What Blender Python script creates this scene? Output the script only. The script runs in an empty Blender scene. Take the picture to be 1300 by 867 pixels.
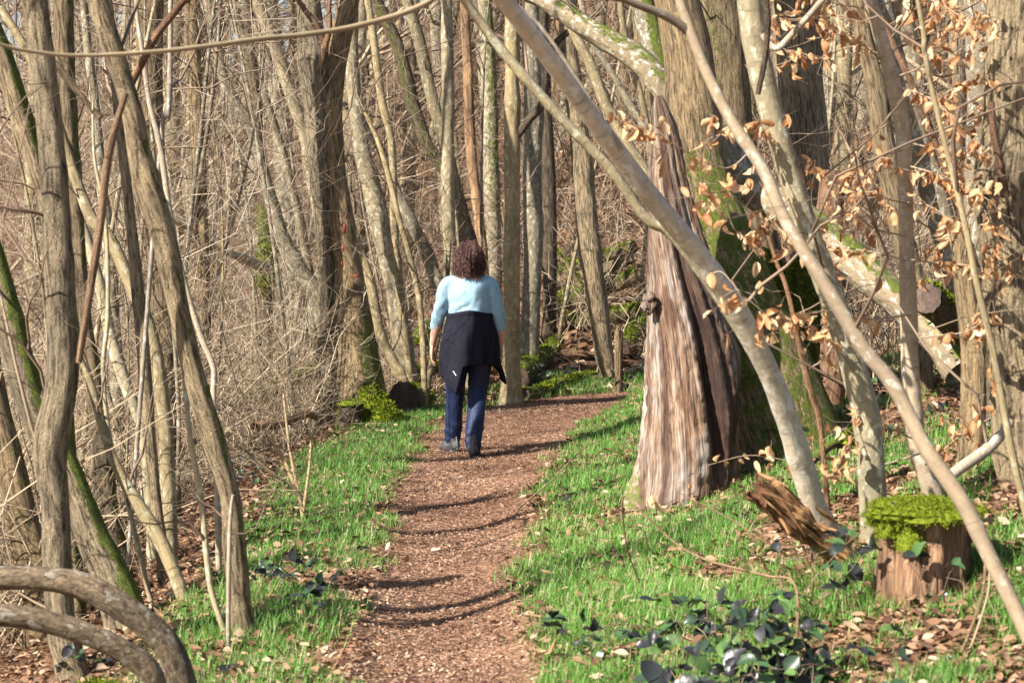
import bpy, math, random
import numpy as np
from mathutils import Vector
rng = np.random.default_rng(7)
random.seed(7)
S = bpy.context.scene
COL = S.collection

# ------------------------------------------------------------------ camera, sky, sun, exposure
FPX = 2455.0                                   # focal length in photo pixels (1300 wide)
CAMZ = 1.6
PITCH = math.atan(120.5 / FPX)
cam_d = bpy.data.cameras.new('camera')
cam = bpy.data.objects.new('camera', cam_d)
COL.objects.link(cam)
cam.location = (0, 0, CAMZ)
cam.rotation_euler = (math.pi / 2 - PITCH, 0, 0)
cam_d.sensor_width = 36
cam_d.lens = 36 * FPX / 1300
cam_d.clip_end = 600
cam_d.dof.use_dof = True
cam_d.dof.focus_distance = 15.0
cam_d.dof.aperture_fstop = 6.3
S.camera = cam

SUN_AZ = math.radians(51)                      # left of straight behind the camera
SUN_EL = math.radians(40)
W = bpy.data.worlds.new('World')
S.world = W
W.use_nodes = True
nt = W.node_tree
bg = nt.nodes['Background']
sky = nt.nodes.new('ShaderNodeTexSky')
sky.sky_type = 'NISHITA'
sky.sun_disc = False
sky.sun_elevation = SUN_EL
sky.sun_rotation = math.pi + SUN_AZ            # azimuth clockwise from +Y
nt.links.new(sky.outputs[0], bg.inputs[0])
bg.inputs[1].default_value = 0.068
sun_d = bpy.data.lights.new('sun', 'SUN')
sun_d.energy = 5.0
sun_d.angle = math.radians(0.53)
sun_d.color = (1.0, 0.945, 0.86)
sun = bpy.data.objects.new('sun', sun_d)
COL.objects.link(sun)
to_sun = Vector((-math.sin(SUN_AZ) * math.cos(SUN_EL), -math.cos(SUN_AZ) * math.cos(SUN_EL), math.sin(SUN_EL)))
sun.rotation_euler = to_sun.to_track_quat('Z', 'Y').to_euler()
sun.location = (-10, -14, 18)
S.view_settings.view_transform = 'Standard'
S.view_settings.look = 'None'
S.view_settings.exposure = 1.5
S.view_settings.gamma = 1
S.cycles.max_bounces = 6
S.cycles.diffuse_bounces = 3
S.cycles.glossy_bounces = 2
S.cycles.transmission_bounces = 3
S.cycles.use_denoising = True

# ------------------------------------------------------------------ numeric helpers
def sstep(a, b, x):
    t = np.clip((x - a) / (b - a), 0, 1)
    return t * t * (3 - 2 * t)

def _hash(i, j, k, seed):
    n = (i * 374761393 + j * 668265263 + k * 2147483647 + seed * 974711) & 0x7fffffff
    n = ((n ^ (n >> 13)) * 1274126177) & 0x7fffffff
    n = ((n ^ (n >> 16)) * 2246822519) & 0x7fffffff
    return (n & 0xffff) / 65535.0

def vnoise(p, seed=0):
    """smooth value noise 0..1 at points p[...,3]"""
    p = np.asarray(p, float)
    f = np.floor(p)
    i = f.astype(np.int64)
    t = p - f
    t = t * t * (3 - 2 * t)
    out = 0
    for a in (0, 1):
        wa = t[..., 0] if a else 1 - t[..., 0]
        for b in (0, 1):
            wb = t[..., 1] if b else 1 - t[..., 1]
            for c in (0, 1):
                wc = t[..., 2] if c else 1 - t[..., 2]
                out = out + wa * wb * wc * _hash(i[..., 0] + a, i[..., 1] + b, i[..., 2] + c, seed)
    return out

def fbm(p, o=3, seed=0):
    s = 0
    a = 0.5
    p = np.asarray(p, float)
    for q in range(o):
        s = s + a * vnoise(p * 2 ** q, seed + q)
        a *= 0.5
    return s / (1 - 0.5 ** o)

def n2(x, y, s, seed=0, o=3):
    return fbm(np.stack([np.asarray(x) * s, np.asarray(y) * s, np.zeros_like(np.asarray(x, float)) + 0.37], -1), o, seed)

cp, sp = math.cos(PITCH), math.sin(PITCH)
def P(px, py, Y):
    """a photo pixel at the distance Y as a world point"""
    a = (np.asarray(px, float) - 650) / FPX
    b = (433.5 - np.asarray(py, float)) / FPX
    dy = cp + b * sp
    dz = -sp + b * cp
    k = Y / dy
    return np.stack(np.broadcast_arrays(a * k, Y + 0 * k, CAMZ + dz * k), -1)

# ------------------------------------------------------------------ terrain
PC = np.array([(-.22, -12, .8), (-.22, 4, .8), (-.25, 7.1, .76), (-.33, 8.6, .70), (-.3, 10.4, .88), (-.33, 12.4, .95), (-.2, 15, 1.2),
               (0, 17.5, 1.4), (.40, 19.1, 1.25), (1.1, 20.3, 1.1), (2.4, 21.3, 1.1), (4.2, 22.3, 1.3), (9, 24, 1.3), (40, 30, 1.3)])
def path_coord(X, Y):
    """signed distance outside the path edge (right/inner side > 0 via sign array), half width"""
    X = np.asarray(X, float); Y = np.asarray(Y, float)
    best = np.full(X.shape, 1e9); sgn = np.ones(X.shape); wid = np.full(X.shape, .8)
    for a, b in zip(PC[:-1], PC[1:]):
        dx, dy = b[0] - a[0], b[1] - a[1]
        t = np.clip(((X - a[0]) * dx + (Y - a[1]) * dy) / (dx * dx + dy * dy), 0, 1)
        ex, ey = X - a[0] - t * dx, Y - a[1] - t * dy
        d = np.hypot(ex, ey)
        m = d < best
        best = np.where(m, d, best)
        sgn = np.where(m, np.sign(dy * ex - dx * ey), sgn)
        wid = np.where(m, a[2] + t * (b[2] - a[2]), wid)
    return best, sgn, wid * .5

def H(X, Y, fine=True):
    X = np.asarray(X, float); Y = np.asarray(Y, float)
    d, s, hw = path_coord(X, Y)
    e = np.maximum(d - hw, 0)
    inner = .45 * np.exp(-((X - 1.75) / .8) ** 2 - ((Y - 17.6) / 1.6) ** 2) * sstep(0, .6, e) + .15 * np.minimum(e, .8) + .30 * np.clip(e - .8, 0, 3.2) + .10 * np.clip(e - 4, 0, 30)
    left = -.38 * np.clip(e - .75, 0, 3.0) - .05 * np.clip(e - 3.75, 0, 10)
    far = .24 * np.clip(e - .2, 0, 7) + .05 * np.clip(e - 7, 0, 30)
    k = sstep(-1.6, .6, X - .05 * (Y - 20) * (Y > 20)) * sstep(16, 21, Y)
    outer = left * (1 - k) + far * k
    q = np.clip(d / np.maximum(hw, .2), -1, 1)
    z = np.where(s > 0, inner, outer) - (.07 - .045 * sstep(11, 14.5, Y)) * (1 - q * q)
    r = Y - 27 + 2.5 * np.sin(X * .23)
    r = np.minimum(r, 40 + 60 * sstep(-9, 3, X))
    z = z + .24 * np.where(r > 0, r - 3 * (1 - np.exp(-np.maximum(r, 0) / 3)), 0)
    z = z + (n2(X, Y, .22, 5, 2) - .5) * 1.0 * sstep(22, 40, Y)
    if fine:
        z = z + (n2(X, Y, 1.7, 3, 3) - .5) * .07 * sstep(0, .5, e)
        z = z + (n2(X, Y, 3.2, 31, 2) - .5) * .025
    return z

def ground_hit(px, py):
    Ys = np.linspace(4.5, 60, 1500)
    q = P(px, py, Ys)
    below = q[:, 2] < H(q[:, 0], q[:, 1])
    i = int(np.argmax(below)) if below.any() else len(Ys) - 1
    return float(Ys[i])

# ------------------------------------------------------------------ mesh helpers
def link(o):
    COL.objects.link(o)
    return o

def make_mesh(name, V, F, attrs=None, smooth=True):
    """V[n,3]; F list of int arrays [m,3] or [m,4]"""
    me = bpy.data.meshes.new(name)
    V = np.asarray(V, np.float32)
    me.vertices.add(len(V))
    me.vertices.foreach_set('co', V.ravel())
    F = [np.asarray(f, np.int32) for f in F if len(f)]
    loops = np.concatenate([f.ravel() for f in F])
    sizes = np.concatenate([np.full(len(f), f.shape[1], np.int32) for f in F])
    me.loops.add(len(loops))
    me.loops.foreach_set('vertex_index', loops)
    me.polygons.add(len(sizes))
    me.polygons.foreach_set('loop_start', np.concatenate([[0], np.cumsum(sizes)[:-1]]).astype(np.int32))
    me.polygons.foreach_set('use_smooth', np.full(len(sizes), smooth))
    for k, d in (attrs or {}).items():
        d = np.asarray(d, np.float32)
        if d.ndim == 1:
            me.attributes.new(k, 'FLOAT', 'POINT').data.foreach_set('value', d)
        else:
            me.attributes.new(k, 'FLOAT_VECTOR', 'POINT').data.foreach_set('vector', d.ravel())
    me.update(calc_edges=True)
    return me

class MB:
    def __init__(s):
        s.v = []; s.q = []; s.t = []; s.bk = []; s.tint = []; s.moss = []; s.n = 0
    def add(s, V, Q=None, T=None, bk=None, tint=None, moss=None):
        V = np.asarray(V, float).reshape(-1, 3)
        m = len(V)
        s.v.append(V)
        if Q is not None and len(Q): s.q.append(np.asarray(Q) + s.n)
        if T is not None and len(T): s.t.append(np.asarray(T) + s.n)
        s.bk.append(V if bk is None else np.asarray(bk).reshape(-1, 3))
        s.tint.append(np.full(m, .5) if tint is None else np.broadcast_to(tint, (m,)))
        s.moss.append(np.zeros(m) if moss is None else np.broadcast_to(moss, (m,)))
        s.n += m
    def build(s, name, mat, parent=None, loc=None, smooth=True):
        V = np.concatenate(s.v)
        off = np.zeros(3)
        if parent is not None: off = np.array(parent.location)
        elif loc is not None: off = np.array(loc)
        F = []
        if s.q: F.append(np.concatenate(s.q))
        if s.t: F.append(np.concatenate(s.t))
        me = make_mesh(name, V - off, F, {'bk': np.concatenate(s.bk), 'tint': np.concatenate(s.tint), 'moss': np.concatenate(s.moss)}, smooth)
        me.materials.append(mat)
        o = link(bpy.data.objects.new(name, me))
        if parent is not None: o.parent = parent
        elif loc is not None: o.location = loc
        return o

def norm(v):
    return v / np.maximum(np.linalg.norm(v, axis=-1, keepdims=True), 1e-9)

def tube_geo(Pt, R, k):
    """Pt[B,n,3], R[B,n] -> verts, quads, bark coords; vectorised over B tubes"""
    B, n, _ = Pt.shape
    T = norm(np.gradient(Pt, axis=1))
    mt = np.abs(T.mean(1))
    ref = np.eye(3)[np.argmin(mt, -1)]
    N1 = norm(np.cross(T, ref[:, None, :]))
    N2 = np.cross(T, N1)
    a = np.arange(k) * 2 * math.pi / k
    ca, sa = np.cos(a), np.sin(a)
    V = Pt[:, :, None, :] + R[:, :, None, None] * (ca[:, None] * N1[:, :, None, :] + sa[:, None] * N2[:, :, None, :])
    seg = np.linalg.norm(np.diff(Pt, axis=1), axis=-1)
    L = np.concatenate([np.zeros((B, 1)), np.cumsum(seg, 1)], 1)
    bk = np.stack([R[:, :, None] * ca, R[:, :, None] * sa, np.broadcast_to(L[:, :, None], (B, n, k))], -1)
    idx = np.arange(B * n * k).reshape(B, n, k)
    i0 = idx[:, :-1, :]; i1 = idx[:, 1:, :]
    Q = np.stack([i0, np.roll(i0, -1, 2), np.roll(i1, -1, 2), i1], -1).reshape(-1, 4)
    return V, Q, bk

def catmull(pts, n):
    """pts[m,c] resampled to n points along a Catmull-Rom curve"""
    p = np.asarray(pts, float)
    m = len(p)
    if m == 2:
        t = np.linspace(0, 1, n)[:, None]
        return p[0] * (1 - t) + p[1] * t
    e = np.vstack([2 * p[0] - p[1], p, 2 * p[-1] - p[-2]])
    seg = np.linalg.norm(np.diff(p[:, :3], axis=0), axis=1)
    cum = np.concatenate([[0], np.cumsum(seg)])
    u = np.linspace(0, cum[-1], n)
    i = np.clip(np.searchsorted(cum, u, 'right') - 1, 0, m - 2)
    t = ((u - cum[i]) / np.maximum(seg[i], 1e-9))[:, None]
    a, b, c, d = e[i], e[i + 1], e[i + 2], e[i + 3]
    return .5 * (2 * b + (c - a) * t + (2 * a - 5 * b + 4 * c - d) * t ** 2 + (3 * b - a - 3 * c + d) * t ** 3)

def twig_batch(base, dirn, length, r0, n=5, curl=.25, up=0.0, k=3):
    """many thin curved twigs"""
    B = len(base)
    d = norm(dirn)
    t = np.linspace(0, 1, n)[None, :, None]
    side = norm(np.cross(d, rng.normal(size=(B, 3))))
    side2 = np.cross(d, side)
    c1 = rng.normal(size=(B, 1, 1)) * curl
    c2 = rng.normal(size=(B, 1, 1)) * curl * .6
    L = np.asarray(length).reshape(B, 1, 1)
    Pt = base[:, None, :] + L * (d[:, None, :] * t + side[:, None, :] * c1 * t * t + side2[:, None, :] * c2 * np.sin(t * 5.2))
    Pt = Pt + np.array([0, 0, 1.0]) * (L * up * t * t)
    Pt[:, 1:-1] += rng.normal(size=(B, n - 2, 3)) * L * .018
    R = np.asarray(r0).reshape(B, 1) * (1 - .75 * np.linspace(0, 1, n)[None, :])
    return Pt, R

def add_twigs(mb, Pt, R, k=3, tint=None):
    V, Q, bk = tube_geo(Pt, R, k)
    B, n = R.shape
    t = rng.random(B) if tint is None else tint
    mb.add(V, Q, bk=bk, tint=np.repeat(t, n * k))

def sub_points(Pt, per, lo=.25, hi=1.0):
    """points and tangents chosen along twigs"""
    B, n, _ = Pt.shape
    bi = np.repeat(np.arange(B), per)
    t = rng.uniform(lo, hi, len(bi)) * (n - 1)
    i = np.minimum(t.astype(int), n - 2)
    f = (t - i)[:, None]
    p = Pt[bi, i] * (1 - f) + Pt[bi, i + 1] * f
    tg = norm(Pt[bi, i + 1] - Pt[bi, i])
    return p, tg, bi

def leaf_geo(mb, pos, axis, nrm, length, width, curl, fold, rows=4, tint=None, crinkle=0.0):
    B = len(pos)
    ax = norm(axis)
    sd = norm(np.cross(ax, nrm))
    nn = np.cross(sd, ax)
    t = np.linspace(0, 1, rows)
    prof = np.sin(np.pi * np.clip(t * .92 + .06, 0, 1)) ** .8
    prof[0] = .12; prof[-1] = .03
    L = np.asarray(length).reshape(B, 1)
    Wd = np.asarray(width).reshape(B, 1)
    c = np.asarray(curl).reshape(B, 1)
    f = np.asarray(fold).reshape(B, 1)
    mid = pos[:, None, :] + ax[:, None, :] * (L * t)[..., None] + nn[:, None, :] * (L * c * (t * t))[..., None]
    hw = (Wd * prof * .5)[..., None]
    up = nn[:, None, :] * hw * f[..., None] if True else 0
    l = mid - sd[:, None, :] * hw + up
    r = mid + sd[:, None, :] * hw + up * rng.uniform(.3, 1.3, (B, 1, 1))
    V = np.stack([l, mid, r], 2)
    if crinkle: V = V + nn[:, None, None, :] * (rng.normal(size=(B, rows, 3, 1)) * (L * crinkle)[..., None, None])
    idx = np.arange(B * rows * 3).reshape(B, rows, 3)
    q1 = np.stack([idx[:, :-1, 0], idx[:, :-1, 1], idx[:, 1:, 1], idx[:, 1:, 0]], -1)
    q2 = np.stack([idx[:, :-1, 1], idx[:, :-1, 2], idx[:, 1:, 2], idx[:, 1:, 1]], -1)
    Q = np.concatenate([q1.reshape(-1, 4), q2.reshape(-1, 4)])
    tn = rng.random(B) if tint is None else tint
    uv = np.stack(np.broadcast_arrays(np.array([-1., 0, 1])[None, None, :], t[None, :, None], np.zeros((B, 1, 1))), -1)
    mb.add(V, Q, bk=uv, tint=np.repeat(tn, rows * 3))

# ------------------------------------------------------------------ materials
def mat_new(name):
    m = bpy.data.materials.new(name)
    m.use_nodes = True
    t = m.node_tree
    b = t.nodes['Principled BSDF']
    return m, t, b

class N:
    def __init__(s, t): s.t = t
    def n(s, ty, **kw):
        x = s.t.nodes.new(ty)
        for k, v in kw.items(): setattr(x, k, v)
        return x
    def l(s, a, b): s.t.links.new(a, b)
    def attr(s, name):
        return s.n('ShaderNodeAttribute', attribute_name=name)
    def mapping(s, vec, scale, loc=(0, 0, 0)):
        m = s.n('ShaderNodeMapping'); s.l(vec, m.inputs[0]); m.inputs[3].default_value = scale; m.inputs[1].default_value = loc
        return m.outputs[0]
    def noise(s, vec, scale=1, detail=4, rough=.6, dist=0):
        x = s.n('ShaderNodeTexNoise'); s.l(vec, x.inputs['Vector'])
        x.inputs['Scale'].default_value = scale; x.inputs['Detail'].default_value = detail
        x.inputs['Roughness'].default_value = rough; x.inputs['Distortion'].default_value = dist
        return x.outputs['Fac']
    def ramp(s, fac, stops, interp='LINEAR'):
        x = s.n('ShaderNodeValToRGB'); s.l(fac, x.inputs[0]); e = x.color_ramp.elements
        x.color_ramp.interpolation = interp
        while len(e) < len(stops): e.new(.5)
        for el, (p, c) in zip(e, stops):
            el.position = p
            el.color = (*c, 1) if not isinstance(c, (int, float)) else (c, c, c, 1)
        return x.outputs[0]
    def mix(s, fac, a, b, mode='MIX'):
        x = s.n('ShaderNodeMix', data_type='RGBA', blend_type=mode)
        for i, v in ((0, fac), (6, a), (7, b)):
            if isinstance(v, (int, float)): x.inputs[i].default_value = v
            elif isinstance(v, tuple): x.inputs[i].default_value = (*v, 1)
            else: s.l(v, x.inputs[i])
        return x.outputs[2]
    def math(s, op, a, b=0.0, clamp=False):
        x = s.n('ShaderNodeMath', operation=op, use_clamp=clamp)
        for i, v in ((0, a), (1, b)):
            if isinstance(v, (int, float)): x.inputs[i].default_value = v
            else: s.l(v, x.inputs[i])
        return x.outputs[0]
    def bump(s, h, dist, strength=1.0):
        x = s.n('ShaderNodeBump'); s.l(h, x.inputs['Height']); x.inputs['Distance'].default_value = dist; x.inputs['Strength'].default_value = strength
        return x.outputs[0]

MOSS_A, MOSS_B = (.03, .045, .010), (.17, .20, .025)
def bark(name, ridge, furrow, lichen=(.36, .36, .28), lich=.0, scale=55, stretch=.11, bump=.012, lo=.34, hi=.62, bands=0.0, dark_lo=.55):
    m, t, b = mat_new(name)
    g = N(t)
    bk = g.attr('bk').outputs['Vector']
    oi = g.n('ShaderNodeObjectInfo')
    off = g.math('MULTIPLY', oi.outputs['Random'], 37.0)
    ad = g.n('ShaderNodeVectorMath', operation='ADD'); g.l(bk, ad.inputs[0]); g.l(off, ad.inputs[1])
    vec = ad.outputs[0]
    f = g.noise(g.mapping(vec, (scale, scale, scale * stretch)), 1, 5, .66, .5)
    if stretch < .2:
        vo = g.n('ShaderNodeTexVoronoi', feature='DISTANCE_TO_EDGE')
        wv = g.n('ShaderNodeVectorMath', operation='ADD'); sv = g.n('ShaderNodeVectorMath', operation='SCALE')
        g.l(g.mapping(vec, (scale * .9, scale * .9, scale * .15)), wv.inputs[0])
        nz = g.n('ShaderNodeTexNoise'); g.l(vec, nz.inputs['Vector']); nz.inputs['Scale'].default_value = 30; nz.inputs['Detail'].default_value = 3
        g.l(nz.outputs['Color'], sv.inputs[0]); sv.inputs['Scale'].default_value = 1.6; g.l(sv.outputs[0], wv.inputs[1])
        g.l(wv.outputs[0], vo.inputs['Vector'])
        vr = g.ramp(vo.outputs['Distance'], [(.0, 0.0), (.28, 1.0)])
        fr_ = g.noise(g.mapping(vec, (scale * 2.2, scale * 2.2, scale * .7)), 1, 4, .7)
        f1 = g.ramp(f, [(.38, 0.0), (.60, 1.0)])
        f = g.math('MULTIPLY', g.math('ADD', g.math('MULTIPLY', f1, .62), g.math('MULTIPLY', vr, .38)), g.math('ADD', .55, g.math('MULTIPLY', fr_, .9)))
    col = g.ramp(f, [(lo, furrow), ((lo + hi) / 2, tuple((u_ + 2 * v_) / 3.3 for u_, v_ in zip(furrow, ridge))), (hi, ridge)])
    big = g.noise(g.mapping(vec, (5, 5, 1.6)), 1, 3, .6)
    col = g.mix(1.0, col, g.ramp(big, [(.25, (dark_lo,) * 3), (.7, (1.18, 1.12, 1.02))]), 'MULTIPLY')
    rn = g.ramp(oi.outputs['Random'], [(0, (.78, .78, .80)), (.5, (1, .97, .93)), (1, (1.18, 1.10, .98))])
    col = g.mix(1.0, col, rn, 'MULTIPLY')
    if lich > 0:
        ln = g.noise(g.mapping(vec, (26, 26, 17)), 1, 4, .6)
        lm = g.ramp(ln, [(.60 - .12 * lich, 0.0), (.66 - .1 * lich, 1.0)])
        col = g.mix(g.math('MULTIPLY', lm, .75), col, lichen)
    h = f
    if bands:
        bn = g.noise(g.mapping(vec, (9, 9, 75)), 1, 3, .5)
        bm = g.ramp(bn, [(.60, 0.0), (.70, 1.0)])
        col = g.mix(g.math('MULTIPLY', bm, bands), col, tuple(x * .55 for x in furrow))
    mo = g.attr('moss').outputs['Fac']
    mn = g.noise(g.mapping(vec, (22, 22, 14)), 1, 5, .65)
    mm = g.ramp(g.math('ADD', mo, g.math('MULTIPLY', g.math('SUBTRACT', mn, .5), 2.0)), [(.52, 0.0), (.72, 1.0)])
    fine = g.noise(g.mapping(vec, (170, 170, 170)), 1, 2, .6)
    mcol = g.mix(g.ramp(g.math('ADD', g.math('MULTIPLY', fine, .5), g.math('MULTIPLY', g.noise(g.mapping(vec, (38, 38, 30)), 1, 4, .7), .5)), [(.36, 0.0), (.66, 1.0)]), MOSS_A, MOSS_B)
    col = g.mix(mm, col, mcol)
    hh = g.mix(mm, h, g.math('ADD', .6, g.math('MULTIPLY', fine, 1.1)))
    g.l(col, b.inputs['Base Color'])
    b.inputs['Roughness'].default_value = .88
    b.inputs['Specular IOR Level'].default_value = .25
    g.l(g.bump(hh, bump), b.inputs['Normal'])
    return m

B_FURROW = bark('bark_furrowed', (.53, .44, .30), (.06, .044, .03), scale=62, stretch=.15, bump=.014, lo=.12, hi=.78)
B_FURROW2 = bark('bark_furrowed_brown', (.45, .35, .215), (.07, .05, .033), scale=60, stretch=.14, bump=.014, lo=.12, hi=.80)
B_HAZEL = bark('bark_hazel', (.34, .285, .175), (.13, .105, .06), lichen=(.38, .36, .25), lich=.25, scale=45, stretch=.25, bump=.008, lo=.25, hi=.7, bands=.55)
B_GREY = bark('bark_grey_lichen', (.33, .29, .205), (.13, .11, .072), lichen=(.42, .40, .31), lich=.4, scale=40, stretch=.35, bump=.007, lo=.25, hi=.7, bands=.6)
B_PALE = bark('bark_pale_beech', (.58, .54, .475), (.35, .315, .265), lichen=(.62, .60, .52), lich=.35, scale=34, stretch=.6, bump=.005, lo=.25, hi=.7, bands=.55, dark_lo=.62)
B_BEECH = bark('bark_beech_grey', (.40, .345, .275), (.25, .21, .16), lichen=(.46, .45, .38), lich=.35, scale=34, stretch=.6, bump=.005, lo=.25, hi=.7, bands=.6, dark_lo=.6)
B_YEL = bark('bark_yellowish', (.44, .39, .265), (.26, .22, .14), lichen=(.52, .52, .38), lich=.35, scale=34, stretch=.5, bump=.006, lo=.25, hi=.7, bands=.6, dark_lo=.6)
B_LICH = bark('bark_white_lichen', (.25, .215, .155), (.10, .085, .06), lichen=(.40, .38, .31), lich=.55, scale=28, stretch=.7, bump=.01, lo=.25, hi=.7, bands=.2)
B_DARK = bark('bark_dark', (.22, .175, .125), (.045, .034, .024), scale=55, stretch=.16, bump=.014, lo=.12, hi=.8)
B_BENT = bark('bark_bent_stem', (.29, .225, .155), (.06, .045, .032), lichen=(.34, .31, .25), lich=.2, scale=75, stretch=.4, bump=.02, lo=.33, hi=.66, bands=.5, dark_lo=.42)
B_DUSK = bark('bark_dusky_beech', (.27, .225, .17), (.16, .13, .095), lichen=(.33, .31, .25), lich=.2, scale=30, stretch=.6, bump=.003, lo=.2, hi=.75, bands=.4)
B_RED = bark('bark_reddish', (.38, .235, .155), (.12, .07, .042), scale=40, stretch=.12, bump=.01, lo=.12, hi=.8)
B_BARE = bark('bark_peeled', (.48, .32, .20), (.16, .10, .06), scale=36, stretch=.10, bump=.01, lo=.1, hi=.75, dark_lo=.4)
B_TAN = bark('shoot_tan', (.44, .36, .24), (.27, .20, .115), scale=40, stretch=.2, bump=.002, lo=.2, hi=.8)
MATS = dict(F=B_FURROW, G=B_FURROW2, H=B_HAZEL, L=B_GREY, P=B_PALE, B=B_BEECH, Y=B_YEL, W=B_LICH, D=B_DARK, R=B_RED, S=B_BARE, T=B_TAN, E=B_BENT, K=B_DUSK)

def wood_mat(name, stops, scale=30, stretch=.05, bump=.01, moss=True, silver=None):
    m, t, b = mat_new(name)
    g = N(t)
    vec = g.attr('bk').outputs['Vector']
    f = g.noise(g.mapping(vec, (scale, scale, scale * stretch)), 1, 6, .65, .5)
    col = g.ramp(f, stops)
    big = g.noise(g.mapping(vec, (7, 7, 1.3)), 1, 4, .6)
    col = g.mix(1.0, col, g.ramp(big, [(.3, (.45, .37, .31)), (.62, (1.12, 1.08, 1.05))]), 'MULTIPLY')
    if silver:
        s1 = g.noise(g.mapping(vec, (8, 8, 2.2)), 1, 5, .65, .6)
        col = g.mix(g.ramp(s1, [(.47, 0.0), (.68, .8)]), col, g.mix(1.0, g.ramp(f, [(.35, .35), (.6, 1.1)]), silver, 'MULTIPLY'))
        col = g.mix(g.ramp(s1, [(.40, .9), (.48, 0.0)]), col, g.mix(1.0, col, (.44, .33, .25), 'MULTIPLY'))
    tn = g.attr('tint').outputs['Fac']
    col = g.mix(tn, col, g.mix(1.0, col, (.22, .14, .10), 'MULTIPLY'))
    mo = g.attr('moss').outputs['Fac']
    mn = g.noise(g.mapping(vec, (20, 20, 20)), 1, 5, .65)
    mm = g.ramp(g.math('ADD', mo, g.math('MULTIPLY', g.math('SUBTRACT', mn, .5), .9)), [(.45, 0.0), (.56, 1.0)])
    fine = g.noise(g.mapping(vec, (150, 150, 150)), 1, 2, .6)
    col = g.mix(mm, col, g.mix(fine, MOSS_A, MOSS_B))
    g.l(col, b.inputs['Base Color'])
    b.inputs['Roughness'].default_value = .8
    g.l(g.bump(f, bump), b.inputs['Normal'])
    return m
TORN = wood_mat('torn_weathered_wood', [(.37, (.06, .034, .022)), (.45, (.195, .12, .076)), (.56, (.33, .235, .16)), (.70, (.48, .38, .29))], 90, .055, .010, silver=(.47, .43, .385))
ROT = wood_mat('rotten_orange_wood', [(.32, (.12, .055, .025)), (.5, (.48, .265, .115)), (.68, (.68, .48, .27))], 60, .14, .012)
CUT = wood_mat('old_cut_wood', [(.3, (.06, .038, .028)), (.6, (.19, .13, .095))], 25, 1, .006)

def leafy(name, stops, trans=.35, rough=.55, spec=.3, vein=False, noise=0):
    m, t, b = mat_new(name)
    g = N(t)
    tn = g.attr('tint').outputs['Fac']
    col = g.ramp(tn, stops)
    if noise:
        geo = g.n('ShaderNodeNewGeometry')
        nz = g.noise(geo.outputs['Position'], noise, 3, .6)
        col = g.mix(1.0, col, g.ramp(nz, [(.3, (.6, .6, .6)), (.7, (1.25, 1.2, 1.1))]), 'MULTIPLY')
    if vein:
        uv = g.attr('bk').outputs['Vector']
        sx = g.n('ShaderNodeSeparateXYZ'); g.l(uv, sx.inputs[0])
        ax = g.math('ABSOLUTE', sx.outputs[0])
        w = g.math('SINE', g.math('MULTIPLY', g.math('SUBTRACT', sx.outputs[1], g.math('MULTIPLY', ax, .22)), 40.0))
        col = g.mix(g.ramp(w, [(.7, 0.0), (1, .35)]), col, g.mix(1.0, col, (.55, .5, .45), 'MULTIPLY'))
        g.l(g.bump(w, .0008, .1), b.inputs['Normal'])
    g.l(col, b.inputs['Base Color'])
    b.inputs['Roughness'].default_value = rough
    b.inputs['Specular IOR Level'].default_value = spec
    tr = g.n('ShaderNodeBsdfTranslucent'); g.l(col, tr.inputs[0])
    mx = g.n('ShaderNodeMixShader'); mx.inputs[0].default_value = trans
    g.l(b.outputs[0], mx.inputs[1]); g.l(tr.outputs[0], mx.inputs[2])
    g.l(mx.outputs[0], t.nodes['Material Output'].inputs['Surface'])
    return m
M_GRASS = leafy('grass_green', [(0, (.055, .155, .02)), (.5, (.118, .29, .042)), (.85, (.20, .39, .07)), (1, (.44, .40, .21))], .35, .5, .3)
M_LITTER = leafy('dead_leaves', [(0, (.07, .033, .02)), (.4, (.19, .10, .055)), (.8, (.33, .20, .115)), (1, (.48, .36, .25))], .15, .7, .25)
M_CHIPS = leafy('bark_chips', [(0, (.08, .04, .027)), (.35, (.24, .135, .088)), (.75, (.37, .235, .155)), (1, (.52, .385, .27))], .05, .8, .2)
M_BEECHLEAF = leafy('dry_beech_leaf', [(0, (.38, .17, .07)), (.5, (.62, .35, .165)), (1, (.78, .55, .33))], .35, .5, .35, vein=True)
M_BRAMBLE = leafy('bramble_leaf', [(0, (.022, .018, .022)), (.3, (.024, .03, .028)), (.6, (.032, .06, .03)), (.85, (.05, .105, .035)), (1, (.10, .17, .045))], .12, .36, .42, vein=True)
M_BRUSH = leafy('dry_twigs', [(0, (.10, .07, .048)), (.4, (.26, .19, .12)), (.8, (.45, .345, .22)), (1, (.60, .50, .36))], .0, .8, .2)
M_HILLBRUSH = leafy('hill_twigs', [(0, (.075, .05, .035)), (.4, (.20, .135, .09)), (.8, (.36, .255, .165)), (1, (.52, .41, .29))], .0, .85, .2)
M_TWIGRED = leafy('twigs_brown', [(0, (.11, .07, .05)), (.5, (.23, .165, .11)), (1, (.40, .31, .21))], .0, .8, .2)
M_MOSS = leafy('moss_tufts', [(0, (.035, .055, .008)), (.5, (.135, .175, .014)), (1, (.29, .32, .022))], .25, .8, .1)

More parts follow.
